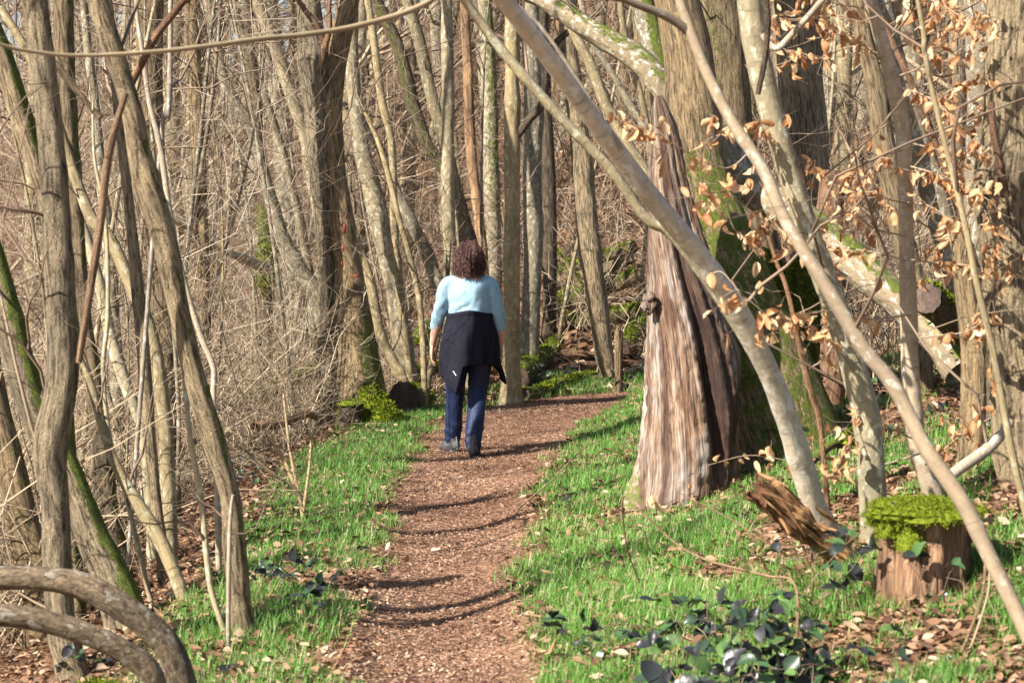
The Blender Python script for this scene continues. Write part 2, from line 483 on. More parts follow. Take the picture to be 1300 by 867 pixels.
def ground_mat(name, stops, sc, bumpd):
    m, t, b = mat_new(name)
    g = N(t)
    geo = g.n('ShaderNodeNewGeometry')
    p = geo.outputs['Position']
    f = g.noise(p, sc, 6, .7, .3)
    col = g.ramp(f, stops)
    v = g.n('ShaderNodeTexVoronoi'); g.l(p, v.inputs['Vector']); v.inputs['Scale'].default_value = sc * 1.6
    cellc = g.n('ShaderNodeSeparateColor'); g.l(v.outputs['Color'], cellc.inputs[0])
    col = g.mix(1.0, col, g.ramp(cellc.outputs[0], [(0, (.5, .46, .42)), (1, (1.4, 1.3, 1.2))]), 'MULTIPLY')
    big = g.noise(p, 1.6, 5, .65)
    col = g.mix(1.0, col, g.ramp(big, [(.36, (.58, .54, .52)), (.62, (1.16, 1.13, 1.1))]), 'MULTIPLY')
    g.l(col, b.inputs['Base Color'])
    b.inputs['Roughness'].default_value = .95
    b.inputs['Specular IOR Level'].default_value = .15
    g.l(g.bump(g.math('ADD', f, cellc.outputs[1]), bumpd), b.inputs['Normal'])
    return m
M_GROUND = ground_mat('leaf_mould', [(.3, (.07, .042, .027)), (.55, (.20, .125, .075)), (.75, (.34, .23, .145))], 16, .03)
M_PATH = ground_mat('trodden_bark_path', [(.3, (.14, .078, .052)), (.55, (.30, .185, .125)), (.75, (.42, .285, .20))], 40, .014)

def plain(name, col, rough=.6, spec=.4, bump=None, var=0, sheen=0):
    m, t, b = mat_new(name)
    b.inputs['Base Color'].default_value = (*col, 1)
    b.inputs['Roughness'].default_value = rough
    b.inputs['Specular IOR Level'].default_value = spec
    g = N(t)
    tc = g.n('ShaderNodeTexCoord').outputs['Object']
    if var:
        f = g.noise(tc, 14, 4, .6)
        g.l(g.mix(1.0, col, g.ramp(f, [(.3, (1 - var,) * 3), (.7, (1 + var,) * 3)]), 'MULTIPLY'), b.inputs['Base Color'])
    if bump:
        g.l(g.bump(g.noise(g.mapping(tc, bump[2]), bump[0], 3, .55), bump[1]), b.inputs['Normal'])
    if sheen:
        b.inputs['Sheen Weight'].default_value = sheen
    return m

# ------------------------------------------------------------------ naming helpers
def tag(o, label, cat, group=None, kind=None):
    if kind: o['kind'] = kind
    if label: o['label'] = label
    if cat: o['category'] = cat
    if group: o['group'] = group
    return o

def empty(name, loc, label, cat, group=None):
    o = bpy.data.objects.new(name, None)
    o.empty_display_size = .2
    o.location = [float(v) for v in loc]
    link(o)
    return tag(o, label, cat, group)

def find(label_start):
    for o in bpy.data.objects:
        if o.parent is None and str(o.get('label', '')).startswith(label_start): return o
# ------------------------------------------------------------------ ground and path
xs = np.concatenate([np.linspace(-90, -12, 40), np.linspace(-12, -4.1, 50), np.linspace(-4, 5, 180), np.linspace(5.1, 13, 50), np.linspace(13.5, 90, 40)])
ys = np.concatenate([np.linspace(-30, 4, 30), np.linspace(4.2, 26, 350), np.linspace(26.3, 60, 130), np.linspace(61, 170, 60)])
GX, GY = np.meshgrid(xs, ys)
GZ = H(GX, GY)
ni, nj = GX.shape
idx = np.arange(ni * nj).reshape(ni, nj)
Q = np.stack([idx[:-1, :-1], idx[:-1, 1:], idx[1:, 1:], idx[1:, :-1]], -1).reshape(-1, 4)
mb = MB(); mb.add(np.stack([GX, GY, GZ], -1), Q)
o = mb.build('ground', M_GROUND); tag(o, None, None, kind='structure')

pc = catmull(PC[1:-1], 420)
tg = norm(np.gradient(pc[:, :2], axis=0))
nrm2 = np.stack([tg[:, 1], -tg[:, 0]], -1)
u = np.linspace(-1, 1, 41)
hw = pc[:, 2] * .5 + .12
wob = (n2(pc[:, 0], pc[:, 1], 1.5, 9) - .5) * .25
X = pc[:, 0][:, None] + nrm2[:, 0][:, None] * (u * (hw + 0 * wob)[:, None])
Y = pc[:, 1][:, None] + nrm2[:, 1][:, None] * (u * (hw + 0 * wob)[:, None])
Z = H(X, Y) + .012 - .05 * sstep(.72, 1.0, np.abs(u))[None, :] * 1.0 + (n2(X, Y, 3.0, 12) - .5) * .02
ni, nj = X.shape
idx = np.arange(ni * nj).reshape(ni, nj)
Q = np.stack([idx[:-1, :-1], idx[:-1, 1:], idx[1:, 1:], idx[1:, :-1]], -1).reshape(-1, 4)
mb = MB(); mb.add(np.stack([X, Y, Z], -1), Q)
o = mb.build('path', M_PATH); tag(o, None, None, kind='structure')

# ------------------------------------------------------------------ trees traced from the photograph
def stem_points(pts, Y0, Y1):
    """pts [(px,py,w)] base -> top; depth runs from Y0 to Y1 with height"""
    p = np.array(pts, float)
    cl_ = np.concatenate([[0], np.cumsum(np.hypot(*np.diff(p[:, :2], axis=0).T))])
    t = cl_ / cl_[-1]
    Ys = Y0 + (Y1 - Y0) * t
    xyz = P(p[:, 0], p[:, 1], Ys)
    r = p[:, 2] * Ys / FPX * .5
    return np.column_stack([xyz, r])

def trunk_geo(mb, sp4, flare=1.25, moss=None, rough=1.0, cap=True):
    """sp4[n,4] control points with radius; adds a displaced bark tube"""
    seg = np.linalg.norm(np.diff(sp4[:, :3], axis=0), axis=1).sum()
    rmax = sp4[:, 3].max()
    ds = np.clip(rmax * .38, .02, .12)
    n = int(np.clip(seg / ds, 8, 260))
    c = catmull(sp4, n)
    c[:, 3] = np.maximum(c[:, 3], .002)
    k = int(np.clip(rmax * 2 * math.pi / .014, 7, 56))
    L = np.concatenate([[0], np.cumsum(np.linalg.norm(np.diff(c[:, :3], axis=0), axis=1))])
    if rmax > .02:
        sd = rng.integers(1, 999)
        w = np.stack([L * 1.3, np.zeros(n), np.zeros(n) + .5], -1)
        c[:, 0] += (vnoise(w, sd) - .5) * rmax * .4 * sstep(0, .4, L)
        c[:, 1] += (vnoise(w, sd + 1) - .5) * rmax * .4 * sstep(0, .4, L)
        c[:, 3] *= 1 + (vnoise(w * 2.3, sd + 2) - .5) * .12
    if rmax > .012:
        for lk in rng.uniform(0, L[-1], int(L[-1] / .45)):
            c[:, 3] *= 1 + rng.uniform(.02, .09) * np.exp(-((L - lk) / (rmax * .7 + .01)) ** 2)
    c[:, 3] *= 1 + (flare - 1) * np.exp(-L / (rmax * 2.2))
    V, Q, bk = tube_geo(c[None, :, :3], c[None, :, 3], k)
    V = V[0]
    nrm = norm(V - c[:, None, :3])
    q = bk[0] * np.array([1, 1, 1]) + rng.random(3) * 50
    if rmax > .035:
        rid = np.abs(fbm(q * np.array([38, 38, 5.5]), 2, 3) - .5) * 2
        lump = vnoise(q * np.array([7, 7, 2.5]), 11) - .5
        V = V + nrm * (c[:, None, 3:4] * (np.minimum(.12, .009 / c[:, None, 3]) * (rid - .35) * 1.0 * rough + lump * .07)[..., None])
    ms = np.zeros(V.shape[:2])
    if moss:
        for (d, z0, z1, amt) in moss:
            d = np.array(d, float); d /= np.linalg.norm(d)
            zz = V[..., 2]
            ms = np.maximum(ms, amt * sstep(-.1, .75, (nrm * d).sum(-1)) * sstep(z0 - .1, z0 + .15, zz) * (1 - sstep(z1 - .25, z1 + .1, zz)))
    mb.add(V, Q, bk=bk, moss=ms.ravel())
    if cap:
        b0 = mb.n
        ring = V[-1]
        mb.add(np.vstack([ring, ring.mean(0, keepdims=True)]), None, [[i, (i + 1) % k, k] for i in range(k)])
    return c

def side_shoots(mb, c, n, lmin, lmax, rad, lo=.15, hi=1.0, upness=.5, sub=4):
    """side branches with twigs on a trunk centreline c[n,4]"""
    t = rng.uniform(lo, hi, n) * (len(c) - 1)
    i = np.minimum(t.astype(int), len(c) - 2)
    base = c[i, :3]
    d = rng.normal(size=(n, 3)); d[:, 2] = np.abs(d[:, 2]) * .6 + upness
    Ls = rng.uniform(lmin, lmax, n)
    Pt, R = twig_batch(base, d, Ls, np.minimum(rad * rng.uniform(.5, 1.2, n), c[i, 3] * .7), 7, .25, .1)
    add_twigs(mb, Pt, R, 4, rng.random(n) * .6)
    if sub:
        p, tg, bi = sub_points(Pt, sub)
        dd = norm(tg + rng.normal(size=p.shape) * .6)
        P2, R2 = twig_batch(p, dd, Ls[bi] * rng.uniform(.2, .5, len(p)), rad * .4 * rng.uniform(.5, 1, len(p)), 4, .25, .05)
        add_twigs(mb, P2, R2, 3, rng.random(len(p)) * .7)

def parse(s):
    return [tuple(float(v) for v in a.split(',')) for a in s.split()]

def tree(label, stems, Y=None, dY=0.0, mat='H', name='tree', cat='tree', group=None, shoots=6, slen=(.4, 1.6), ext=3.5, moss=None, flare=1.3, branches=(), root=True, srad=.008):
    """stems: list of traced stems ('px,py,w ...', base first) or (trace, Y0, Y1, matkey, moss)"""
    first = stems[0] if isinstance(stems[0], str) else stems[0][0]
    b = parse(first)[0]
    if Y is None: Y = ground_hit(b[0], b[1])
    base = P(b[0], b[1], Y)
    gz = float(H(base[0], base[1]))
    rt = empty(name, (base[0], base[1], gz), label, cat, group)
    tw = MB()
    lines = []
    for si, st in enumerate(list(stems) + list(branches)):
        isb = si >= len(stems)
        if isinstance(st, str): st = (st,)
        tr = parse(st[0])
        Y0 = st[1] if len(st) > 1 and st[1] is not None else Y
        Y1 = st[2] if len(st) > 2 and st[2] is not None else Y0 + dY
        mk = st[3] if len(st) > 3 and st[3] else mat
        ms = st[4] if len(st) > 4 else moss
        sp = stem_points(tr, Y0, Y1)
        if not isb and root:                                   # carry the stem down into the ground
            g = float(H(sp[0, 0], sp[0, 1]))
            if sp[0, 2] > g - .05:
                dd = sp[0, :3] - sp[1, :3]; dd = dd / max(np.linalg.norm(dd), 1e-6)
                hgt = sp[0, 2] - g + .12
                sp = np.vstack([[sp[0, 0] + dd[0] * hgt * .35, sp[0, 1], g - .12, sp[0, 3] * 1.03], sp])
        if tr[-1][1] < 2 and ext > 0:                             # go on above the frame
            d = sp[-1, :3] - sp[-2, :3]; d = d / np.linalg.norm(d)
            r = sp[-1, 3]
            for q in range(1, 4):
                sp = np.vstack([sp, [*(sp[-1, :3] + (d * .8 + np.array([0, 0, .25]) + rng.normal(size=3) * .08) * ext / 3), r * (1 - .27 * q)]])
        m2 = MB()
        c = trunk_geo(m2, sp, 1.0 if isb else flare, ms, cap=True)
        m2.build('branch' if isb else 'trunk', MATS[mk], rt)
        lines.append(c)
    if shoots:
        for c in lines[:len(stems)]:
            if shoots > 5:
                side_shoots(tw, c, shoots, slen[0], slen[1], srad)
            else:
                for q in range(shoots):
                    m1 = MB(); side_shoots(m1, c, 1, slen[0], slen[1], srad); m1.build('side_shoot', M_TWIGRED, rt)
        if tw.n: tw.build('crown', M_TWIGRED, rt)
    return rt, lines

UPM = ((0, 0, 1), -5, 20, 1.0)
exec_trees = True
def build_trees():
    T = tree
    RS = lambda z0, z1, a=.8: [((1, .1, .1), z0, z1, a)]
    # --- left foreground
    T('furrowed tan tree at the left edge, forking low down into two stems',
      [("97,868,38 80,800,35 75,710,35 74,640,35 67,575,44 80,490,43 81,440,41 78,380,38 72,280,36 66,200,34 56,100,33 44,0,33 36,-70,32", None, None, 'F', RS(-1, 1.6, .45)),
       ("62,600,30 50,545,36 35,500,38 15,425,36 -5,350,34 -40,250,32 -75,140,30", 7.75, 8.0, 'F', [((1, .0, .6), .6, 2.2, .9)])],
      Y=7.6, mat='F', ext=4, shoots=5, branches=[("100,460,8.5 108,410,10.2 115,365,10.2 128,280,11.0 135,215,11.0 147,160,9.3 160,118,7.6", 7.5, 7.3, 'S')])
    T('furrowed tan tree leaning left, with a dark knot hole, rooted in the left verge',
      [("312,812,40 309,790,29 298,702,30 291,631,27 272,565,30 247,480,29 228,394,28 207,300,31 192,255,36 183,228,35 172,187,30 162,134,26 142,67,27 122,0,25 104,-70,22", None, None, 'F', RS(-1, 3.5, .55))],
      mat='F', dY=-.4, ext=4, shoots=5, branches=[("166,108,9.6 187,67,10.4 200,43,10.4 234,0,9.6 262,-40,8.0", 7.7, 7.5, 'R')])
    T('mossy brown trunk slanting up left behind the forked tree at the left edge',
      [("158,775,50 140,725,44 118,680,42 95,620,38 62,540,34 35,470,30 5,400,28 -30,330,26", 8.6, 8.8, 'F', RS(-2, 3, 1.0))], Y=8.6, shoots=3)
    T('dark furrowed trunk cut by the left edge of the picture behind the arching stems',
      [("48,730,46 40,700,44 22,640,42 8,578,38 -15,480,36 -35,380,34", 9.2, 9.4, 'G', RS(-2, 3, .5))], Y=9.2, shoots=3)
    T('upright brown trunk just right of the forked tree, half hidden by it',
      [("152,725,30 135,640,28 128,560,25 118,480,22 105,400,20 96,280,20 88,190,22 82,60,26 80,-40,26", 10.4, 10.6, 'G', RS(-2, 4, .6))], Y=10.4, shoots=5)
    T('mossy stem slanting down to the right across the upper left corner',
      [("70,330,24 48,215,27 33,165,28 5,70,28 -25,0,26 -45,-50,25", 9.6, 9.4, 'F', [((1, 0, .5), -1, 6, .95)])], Y=9.6, shoots=3, branches=[("30,60,8 62,75,9 85,100,9 105,125,8 128,150,7", 9.5, 9.4, 'D')])
    T('slim pale stem curving from the forked tree down to the grass by the leaning tree',
      [("250,838,13 232,760,17 205,690,19 175,640,17 149,595,14 135,560,12 118,500,11 100,440,10", 8.7, 9.0, 'H')], Y=8.7, shoots=4, slen=(.3, .9))
    T('thin pale rod rising from the grass just left of the leaning tree foot',
      [("294,829,7 280,787,8 266,737,8 255,631,8 243,565,7 236,500,7 232,420,6", 7.9, 8.0, 'Y')], Y=7.9, name='sapling', cat='sapling', shoots=2, slen=(.2, .6))
    T('knee-high whitish rod in front of the leaning tree foot',
      [("290,775,6 291,700,6 293,650,5 296,628,4", 7.6, 7.6, 'B')], Y=7.7, name='sapling', cat='sapling', shoots=2, slen=(.15, .4), srad=.004)
    T('straight yellowish stem with a snapped collar between the two furrowed tan trees',
      [("205,690,15 198,640,15 190,560,16 183,460,17 174,360,16 166,280,14 158,205,13 148,120,12 140,20,10 136,-40,9", 9.8, 10, 'F')], Y=9.8, shoots=5)
    T('smooth lichened stem with a sharp kink, between the two furrowed tan trees',
      [("216,705,20 212,600,20 210,540,18 200,460,19 188,410,19 165,355,18 140,303,16 117,277,16 97,228,14 80,180,14 60,120,14 30,60,12 0,10,11", 10.2, 10.6, 'H', [((0, 0, 1), 1.2, 1.9, .7)])], Y=10.2, shoots=5)
    T('olive stem bowing right behind the forked tree to meet the kinked stem',
      [("188,600,15 180,540,15 160,490,16 140,430,15 128,370,14 110,300,13 99,270,12 92,200,10", 11, 11.2, 'Y')], Y=11, shoots=4)
    T('finger-thin upright shoot standing in front of the kinked lichened stem',
      [("194,775,7 173,684,7 156,613,6 140,560,6 131,470,6 137,397,6 134,280,5 120,200,4 118,130,3", 8.9, 9, 'Y')], Y=8.9, name='sapling', cat='sapling', shoots=3, slen=(.2, .7))
    T('thin grey forked sapling weaving behind the leaning furrowed tree',
      [("275,600,8 271,507,8 271,467,8 254,424,8 231,347,8 217,280,8 204,190,8 190,130,7 180,60,6 172,-10,5", 9.4, 9.6, 'B'),
       ("204,186,6 213,150,7 216,90,7 217,0,6 220,-40,5", 9.6, 9.6, 'B')], Y=9.4, name='sapling', cat='sapling', shoots=5, slen=(.2, .8), root=True)
    T('dark reddish trunk half hidden behind the top of the leaning furrowed tree',
      [("212,560,30 205,400,30 198,260,30 190,110,32 185,-40,34", 13, 13, 'G')], Y=13, shoots=8)
    T('narrow brown trunk at the top left, right of the reddish trunk',
      [("262,520,16 258,330,17 250,160,18 243,0,18 240,-50,18", 17, 17, 'G')], Y=17, shoots=8)
    T('whitish slim trunk slanting across the upper left behind the grey sapling',
      [("140,330,16 128,230,14 120,140,12 112,60,11 105,-20,10", 14, 14, 'L')], Y=14, shoots=6)
    # --- middle left
    T('wavy grey trunk bending left from beside the double brown tree to the top edge',
      [("428,470,25 404,384,25 380,345,23 356,300,19 345,262,17 334,225,16 320,167,15 301,134,14 284,94,14 264,0,13 255,-50,12", 19.5, 19, 'L')], Y=19.5, shoots=10)
    T('thin upright trunk with a green moss sleeve, left of the double brown tree',
      [("338,570,18 338,420,18 338,345,21 336,295,19 330,200,14 322,100,13 315,0,12 312,-50,12", 20.5, 20.5, 'D', [((0, -1, .1), 1.1, 2.1, 1.2), ((.3, -1, 0), 1.1, 2.1, 1.2), ((-.6, -1, 0), 1.1, 2.1, 1.2)])], Y=20.5, shoots=8)
    T('grey trunk with pale bark passing behind the left side of the double brown tree',
      [("440,520,24 425,400,22 412,300,20 394,207,18 387,174,16 373,134,16 357,84,16 333,17,14 318,-40,13", 21.5, 21, 'L')], Y=21.5, shoots=8)
    T('slim grey stem left of the double brown tree, arching up to the left',
      [("400,480,12 396,380,12 385,300,12 366,220,11 345,150,10 325,90,9 300,20,9 290,-30,8", 22, 21, 'L')], Y=22, shoots=8)
    rt, _ = T('large double brown tree with a dark cleft and red flecks, left of the walker',
      [("418,548,28 416,450,23 416,340,23 411,260,27 406,170,38 402,100,44 396,50,36 392,0,30 386,-60,28", None, None, 'F'),
       ("462,533,66 455,450,52 447,380,42 441,330,33 432,270,28 425,200,25 424,140,26 430,60,27 440,10,26 455,-60,26", None, None, 'G', [((1, -.2, 0), -.5, 1.1, .75)])],
      Y=18.0, shoots=10, ext=4, branches=[("405,90,8 412,60,10 400,30,9 385,10,7 372,-20,6", 17.8, 17.6, 'R'), ("412,62,8 418,40,7 419,20,6 420,-10,5", 17.7, 17.6, 'R')])
    redb = plain('red_bark', (.33, .06, .03), .8, .2, None, .3)      # red bark flecks beside the cleft
    for (px, py, w, h) in [(437, 290, 2.2, 12), (435, 315, 2, 8), (452, 350, 5, 2.5), (439, 275, 1.5, 7), (434, 335, 1.4, 6), (446, 353, 2, 1.5)]:
        c = P(px, py, 17.66); fm = MB()
        a = np.linspace(0, 2 * math.pi, 9)[:-1]
        rr = rng.uniform(.7, 1.3, 8)
        ring = np.stack([np.cos(a) * w * .5 / FPX * 18 * rr, 0 * a - .005, np.sin(a) * h * .5 / FPX * 18 * rr], -1) + c
        back = ring * 1.0; back[:, 1] += .12
        fm.add(np.vstack([ring, back, c[None] + [[0, -.012, 0]]]), [[i, (i + 1) % 8, 8 + (i + 1) % 8, 8 + i] for i in range(8)], [[i, 16, (i + 1) % 8] for i in range(8)])
        fm.build('bark_fleck', redb, rt)
    T('stout pale grey trunk right of the double brown tree',
      [("520,500,23 507,414,25 495,340,27 482,285,27 470,234,25 456,180,21 450,120,18 446,40,17 444,-50,16", 20.5, 20.5, 'L')], Y=20.5, shoots=8)
    T('thin leaning stem whose foot meets the mossy cut log left of the walker',
      [("515,492,13 500,460,13 484,427,13 470,364,14 455,315,13 444,280,12 432,225,11 424,170,9", 19.3, 19.6, 'H')], Y=19.3, shoots=6)
    T('straight thin pale pole midway between the double brown tree and the walker',
      [("523,490,9 517,447,10 507,364,10 501,290,10 497,187,10 484,127,10 474,50,10 467,0,9 462,-50,8", 19.8, 20, 'H')], Y=19.8, shoots=8)
    T('slim pole curving up left, its foot just left of the hand of the walker',
      [("539,495,8 534,397,8 521,330,7 507,280,7 495,230,7 480,180,6 462,140,5", 19, 19.3, 'H')], Y=19, shoots=5, name='sapling', cat='sapling')
    T('short slanting pole right beside the hand of the walker',
      [("543,492,8 550,455,8 560,410,7 566,370,7 570,310,6", 19.5, 19.6, 'H')], Y=19.5, shoots=4, name='sapling', cat='sapling')
    T('smooth trunk leaning left that comes down behind the shoulder of the walker',
      [("600,480,19 572,405,19 554,357,18 537,313,17 520,280,16 500,240,14 482,190,12 455,150,9 434,130,8", 22, 22, 'L')], Y=22, shoots=8)
    T('dark mossy trunk leaning left above the walker',
      [("612,490,18 602,330,17 590,285,17 577,240,16 552,200,16 541,184,16 524,134,17 507,67,16 477,0,15 460,-50,14", 23, 23, 'D', [((-.6, -1, .5), 2.0, 5.5, .55)])], Y=23, shoots=8)
    T('pale trunk leaning left from the head of the walker to the top edge',
      [("598,470,17 590,310,17 575,225,17 561,167,17 551,134,17 534,57,16 517,0,14 508,-50,13", 21.5, 21.5, 'H')], Y=21.5, shoots=8)
    T('straight grey pole trunk rising directly above the head of the walker',
      [("578,490,18 572,345,17 569,290,18 568,200,17 569,100,16 567,0,14 566,-60,13", 20.8, 20.8, 'L')], Y=20.8, shoots=10)
    T('straight olive grey trunk right beside the right arm of the walker',
      [("648,492,26 650,440,22 651,350,22 651,280,22 650,150,20 650,50,19 649,-50,18", None, None, 'H')], Y=19.6, shoots=8, branches=[("656,172,11 672,152,11 687,134,10 697,90,9 703,60,9 722,40,8", 19.6, 19.4, 'D')])
    T('straight grey trunk second to the right of the walker, by the mossy log',
      [("670,468,26 674,400,23 676,330,23 677,280,24 677,180,24 674,80,22 670,-50,20", None, None, 'L')], Y=21.5, shoots=8)
    T('shaded grey trunk third to the right of the walker',
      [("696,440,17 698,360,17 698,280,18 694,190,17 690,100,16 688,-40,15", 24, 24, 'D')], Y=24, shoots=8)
    T('furrowed tan trunk in front of the log pile between the walker and the split tree',
      [("778,487,14 768,455,22 763,420,25 757,370,26 747,290,28 738,200,27 728,120,24 720,40,22 715,-50,20", None, None, 'F')], Y=21.8, shoots=6)
    T('slim tan stem leaning left behind the split tree, left of its torn tip',
      [("840,300,14 824,227,14 800,187,14 770,134,15 748,80,14 727,37,14 712,-40,13", 18, 18, 'H')], Y=18, shoots=6, ext=2)
    T('thin bowed stem left of the torn tip of the split tree',
      [("838,230,9 827,180,10 800,134,9 775,90,8 750,50,8 735,-10,7", 19, 19, 'L')], Y=19, shoots=6, ext=2)
    T('slender straight stem between the bowed stem and the torn tip of the split tree',
      [("832,260,9 824,180,9 812,120,9 792,40,8 785,-30,8", 20, 20, 'H')], Y=20, shoots=6, ext=2)
    T('pale debarked stem with orange patches behind the trunk above the walker',
      [("622,480,13 610,300,13 598,190,14 594,90,13 590,0,12", 25, 25, 'S')], Y=25, shoots=6)
    T('whitish trunk half hidden behind the olive grey trunk right of the walker',
      [("632,480,20 626,300,20 622,150,20 618,60,19 613,-40,18", 26, 26, 'L', [((1, -1, 0), 2, 6, .6)])], Y=26, shoots=8)
    # --- right, middle distance
    T('big furrowed trunk with reddish bark behind the split tree',
      [("990,430,62 970,350,60 952,300,58 938,200,56 925,100,55 915,0,56 908,-60,56", 14.5, 14.3, 'G', [((-1, -.5, 0), 1.5, 5, .45)])], Y=14.5, shoots=8, ext=5, slen=(.6, 2))
    T('thick furrowed trunk covered in thin twigs right of the reddish trunk',
      [("1048,420,62 1035,320,62 1022,220,60 1012,110,60 1008,0,59 1004,-60,58", 15, 15, 'F')], Y=15, shoots=70, slen=(.3, 1.0), ext=5, srad=.005)
    T('brown furrowed trunk leaning left behind the upright grey beech stem',
      [("1165,400,30 1150,320,29 1138,260,29 1124,190,28 1110,110,25 1095,40,22 1085,-40,20", 12.5, 12.8, 'G')], Y=12.5, shoots=10, slen=(.4, 1.2))
    T('mottled pale trunk leaning behind the beech leaves right of the grey stem',
      [("1225,400,36 1205,320,34 1185,250,34 1165,190,33 1145,120,31 1128,50,29 1118,-30,28", 13, 13, 'W')], Y=13, shoots=10)
    T('blotchy grey trunk close behind the big tan trunk at the right edge',
      [("1248,520,40 1244,400,38 1241,250,37 1245,100,36 1243,-40,36", 10.5, 10.5, 'W')], Y=10.5, shoots=6)
    T('thick ridged tan trunk at the right edge of the picture',
      [("1322,660,80 1302,560,72 1293,480,66 1281,400,68 1284,340,62 1276,240,76 1284,180,68 1287,80,66 1289,-60,64", 8.6, 8.6, 'F')], Y=8.6, shoots=6, ext=4,
      branches=[("1276,250,12 1268,200,11 1262,170,10 1258,130,9", 8.4, 8.3, 'R')])
    T('dark upright furrowed stub of a tree under the cut log end near the right edge',
      [("1232,610,34 1235,540,33 1235,460,33 1230,410,30 1224,370,26 1218,320,22 1212,280,17", 9.6, 9.7, 'G')], Y=9.6, shoots=6, ext=0)
    # leaning lichened beech
    T('whitish lichened mossy trunk leaning from the upper middle down to the cut log at right',
      [("1222,470,40 1190,430,42 1140,380,42 1100,347,45 1047,300,45 1000,270,46 950,238,45 900,165,41 847,114,35 807,74,31 740,33,27 690,0,23 640,-30,20", 11.2, 13.2, 'W', [((.35, -.2, 1), -1, 2.0, .72), ((.7, -.5, .8), 2.2, 4.4, .62)]),
       ("852,130,28 838,90,30 825,45,29 815,0,28 808,-50,26", 12.9, 13.1, 'W', [((.6, -.5, .3), 1.8, 5, .85)])],
      Y=11.2, mat='W', shoots=5, root=False, ext=4)
    # --- foreground beech stems
    T('pale smooth beech stem arching up left across the torn face of the split tree',
      [("1066,700,33.1 1050,668,31.7 1035,640,30.2 1015,575,29.5 985,492,28.1 940,405,27.4 885,322,25.9 830,255,25.2 770,175,24.5 700,78,23.0 640,0,21.6 600,-55,19.4", 8.0, 6.4, 'P')],
      Y=8.0, shoots=2, ext=1.5, branches=[("585,-70,9 560,-12,8 520,14,8 450,34,7 390,44,7 330,50,7 220,64,6 110,71,5 40,66,5 -20,52,4", 6.3, 5.2, 'T'), ("790,190,5 700,52,5 660,10,5", 6.9, 6.8, 'B')])
    T('thin yellowish stem running parallel behind the pale arching beech stem',
      [("1052,690,12 1010,590,12 975,490,12 925,400,12 870,320,13 845,292,13 820,277,13 774,214,13 707,144,13 640,67,13 590,0,12 560,-50,11", 9.4, 8.6, 'Y')], Y=9.4, shoots=3, ext=1.5)
    T('smooth yellow-grey beech stem bending up left from behind the moss-capped stump',
      [("1122,745,34.2 1112,690,34.2 1105,600,36.0 1098,530,36.0 1086,481,34.2 1058,380,33.3 1024,280,30.6 985,160,30.6 962,70,31.5 955,20,32.4 950,-60,29.7", 8.2, 7.8, 'Y')], Y=8.2, shoots=3, ext=2,
      branches=[("968,45,9 985,62,9 1005,45,9 1045,0,8 1070,-30,7", 7.8, 7.6, 'B'), ("962,120,7 970,80,8 974,40,8 972,0,8", 7.7, 7.6, 'D')])
    T('dusky grey beech stem crossing in front of the yellow-grey one at lower right',
      [("1340,880,20.2 1290,775,21.6 1254,702,21.6 1222,638,21.6 1174,567,20.9 1134,490,20.2 1094,440,19.4 1044,357,18.6 997,280,17.1 970,217,17.1 928,150,15.5 898,90,14.7 880,45,13.9 864,0,13.2 855,-50,11.6", 5.9, 6.7, 'K')], Y=5.9, shoots=2, ext=2,
      branches=[("882,50,13 868,35,12 840,18,11 795,0,10 760,-25,8", 6.65, 6.5, 'K')])
    T('upright silver grey beech stem between the yellow-grey stem and the mottled trunk',
      [("1188,640,26 1176,600,25 1165,567,24 1157,480,22 1154,380,21 1151,290,20 1147,167,20 1135,110,19 1124,67,18 1105,0,17 1092,-50,15", 8.6, 8.3, 'B')], Y=8.6, shoots=3, ext=2)
    T('thin pinkish sapling leaning left between the silver stem and the right edge trunk',
      [("1262,480,9 1245,360,9 1224,290,9 1194,200,9 1161,114,9 1120,27,8 1100,-20,7", 8.9, 8.7, 'R')], Y=8.9, name='sapling', cat='sapling', shoots=4, slen=(.3, .9))
    T('whip-thin olive sapling curving in front of the right edge trunk',
      [("1312,690,11 1300,640,10 1284,570,10 1261,447,9 1241,363,9 1224,280,8 1194,160,7 1174,67,7 1165,0,6", 6.9, 6.8, 'H')], Y=6.9, name='sapling', cat='sapling', shoots=3, slen=(.3, .8))
    T('reddish brown rod in front of the moss-covered stump behind the split tree',
      [("1042,545,7 1030,500,7 1015,440,7 1000,370,6 985,330,6 976,300,5 965,270,4", 9.3, 9.2, 'R')], Y=9.3, name='sapling', cat='sapling', shoots=3, slen=(.2, .6))
    T('light grey stick slanting in front of the dark stub near the right edge',
      [("1205,605,14 1225,590,15 1250,573,15 1268,555,14 1282,535,13", 7.6, 7.8, 'B')], Y=7.6, shoots=1, name='fallen_branch', cat='branch', root=False, ext=0, flare=1)
    # --- bent stems bottom left
    T('pair of grey stems arching over to the left in the lower left corner',
      [("236,900,39.1 230,862,39.1 215,822,38.2 185,792,36.5 150,768,35.7 105,744,33.1 60,735,31.4 10,733,31.4 -60,738,30.6", 6.5, 6.4, 'E'),
       ("200,915,28.9 200,880,30.6 188,850,30.6 155,825,30.6 115,806,30.6 70,792,30.6 20,782,30.6 -60,778,28.9", 6.2, 6.0, 'E')],
      Y=6.5, mat='E', shoots=0, flare=1.1, name='bent_tree', ext=0)

build_trees()

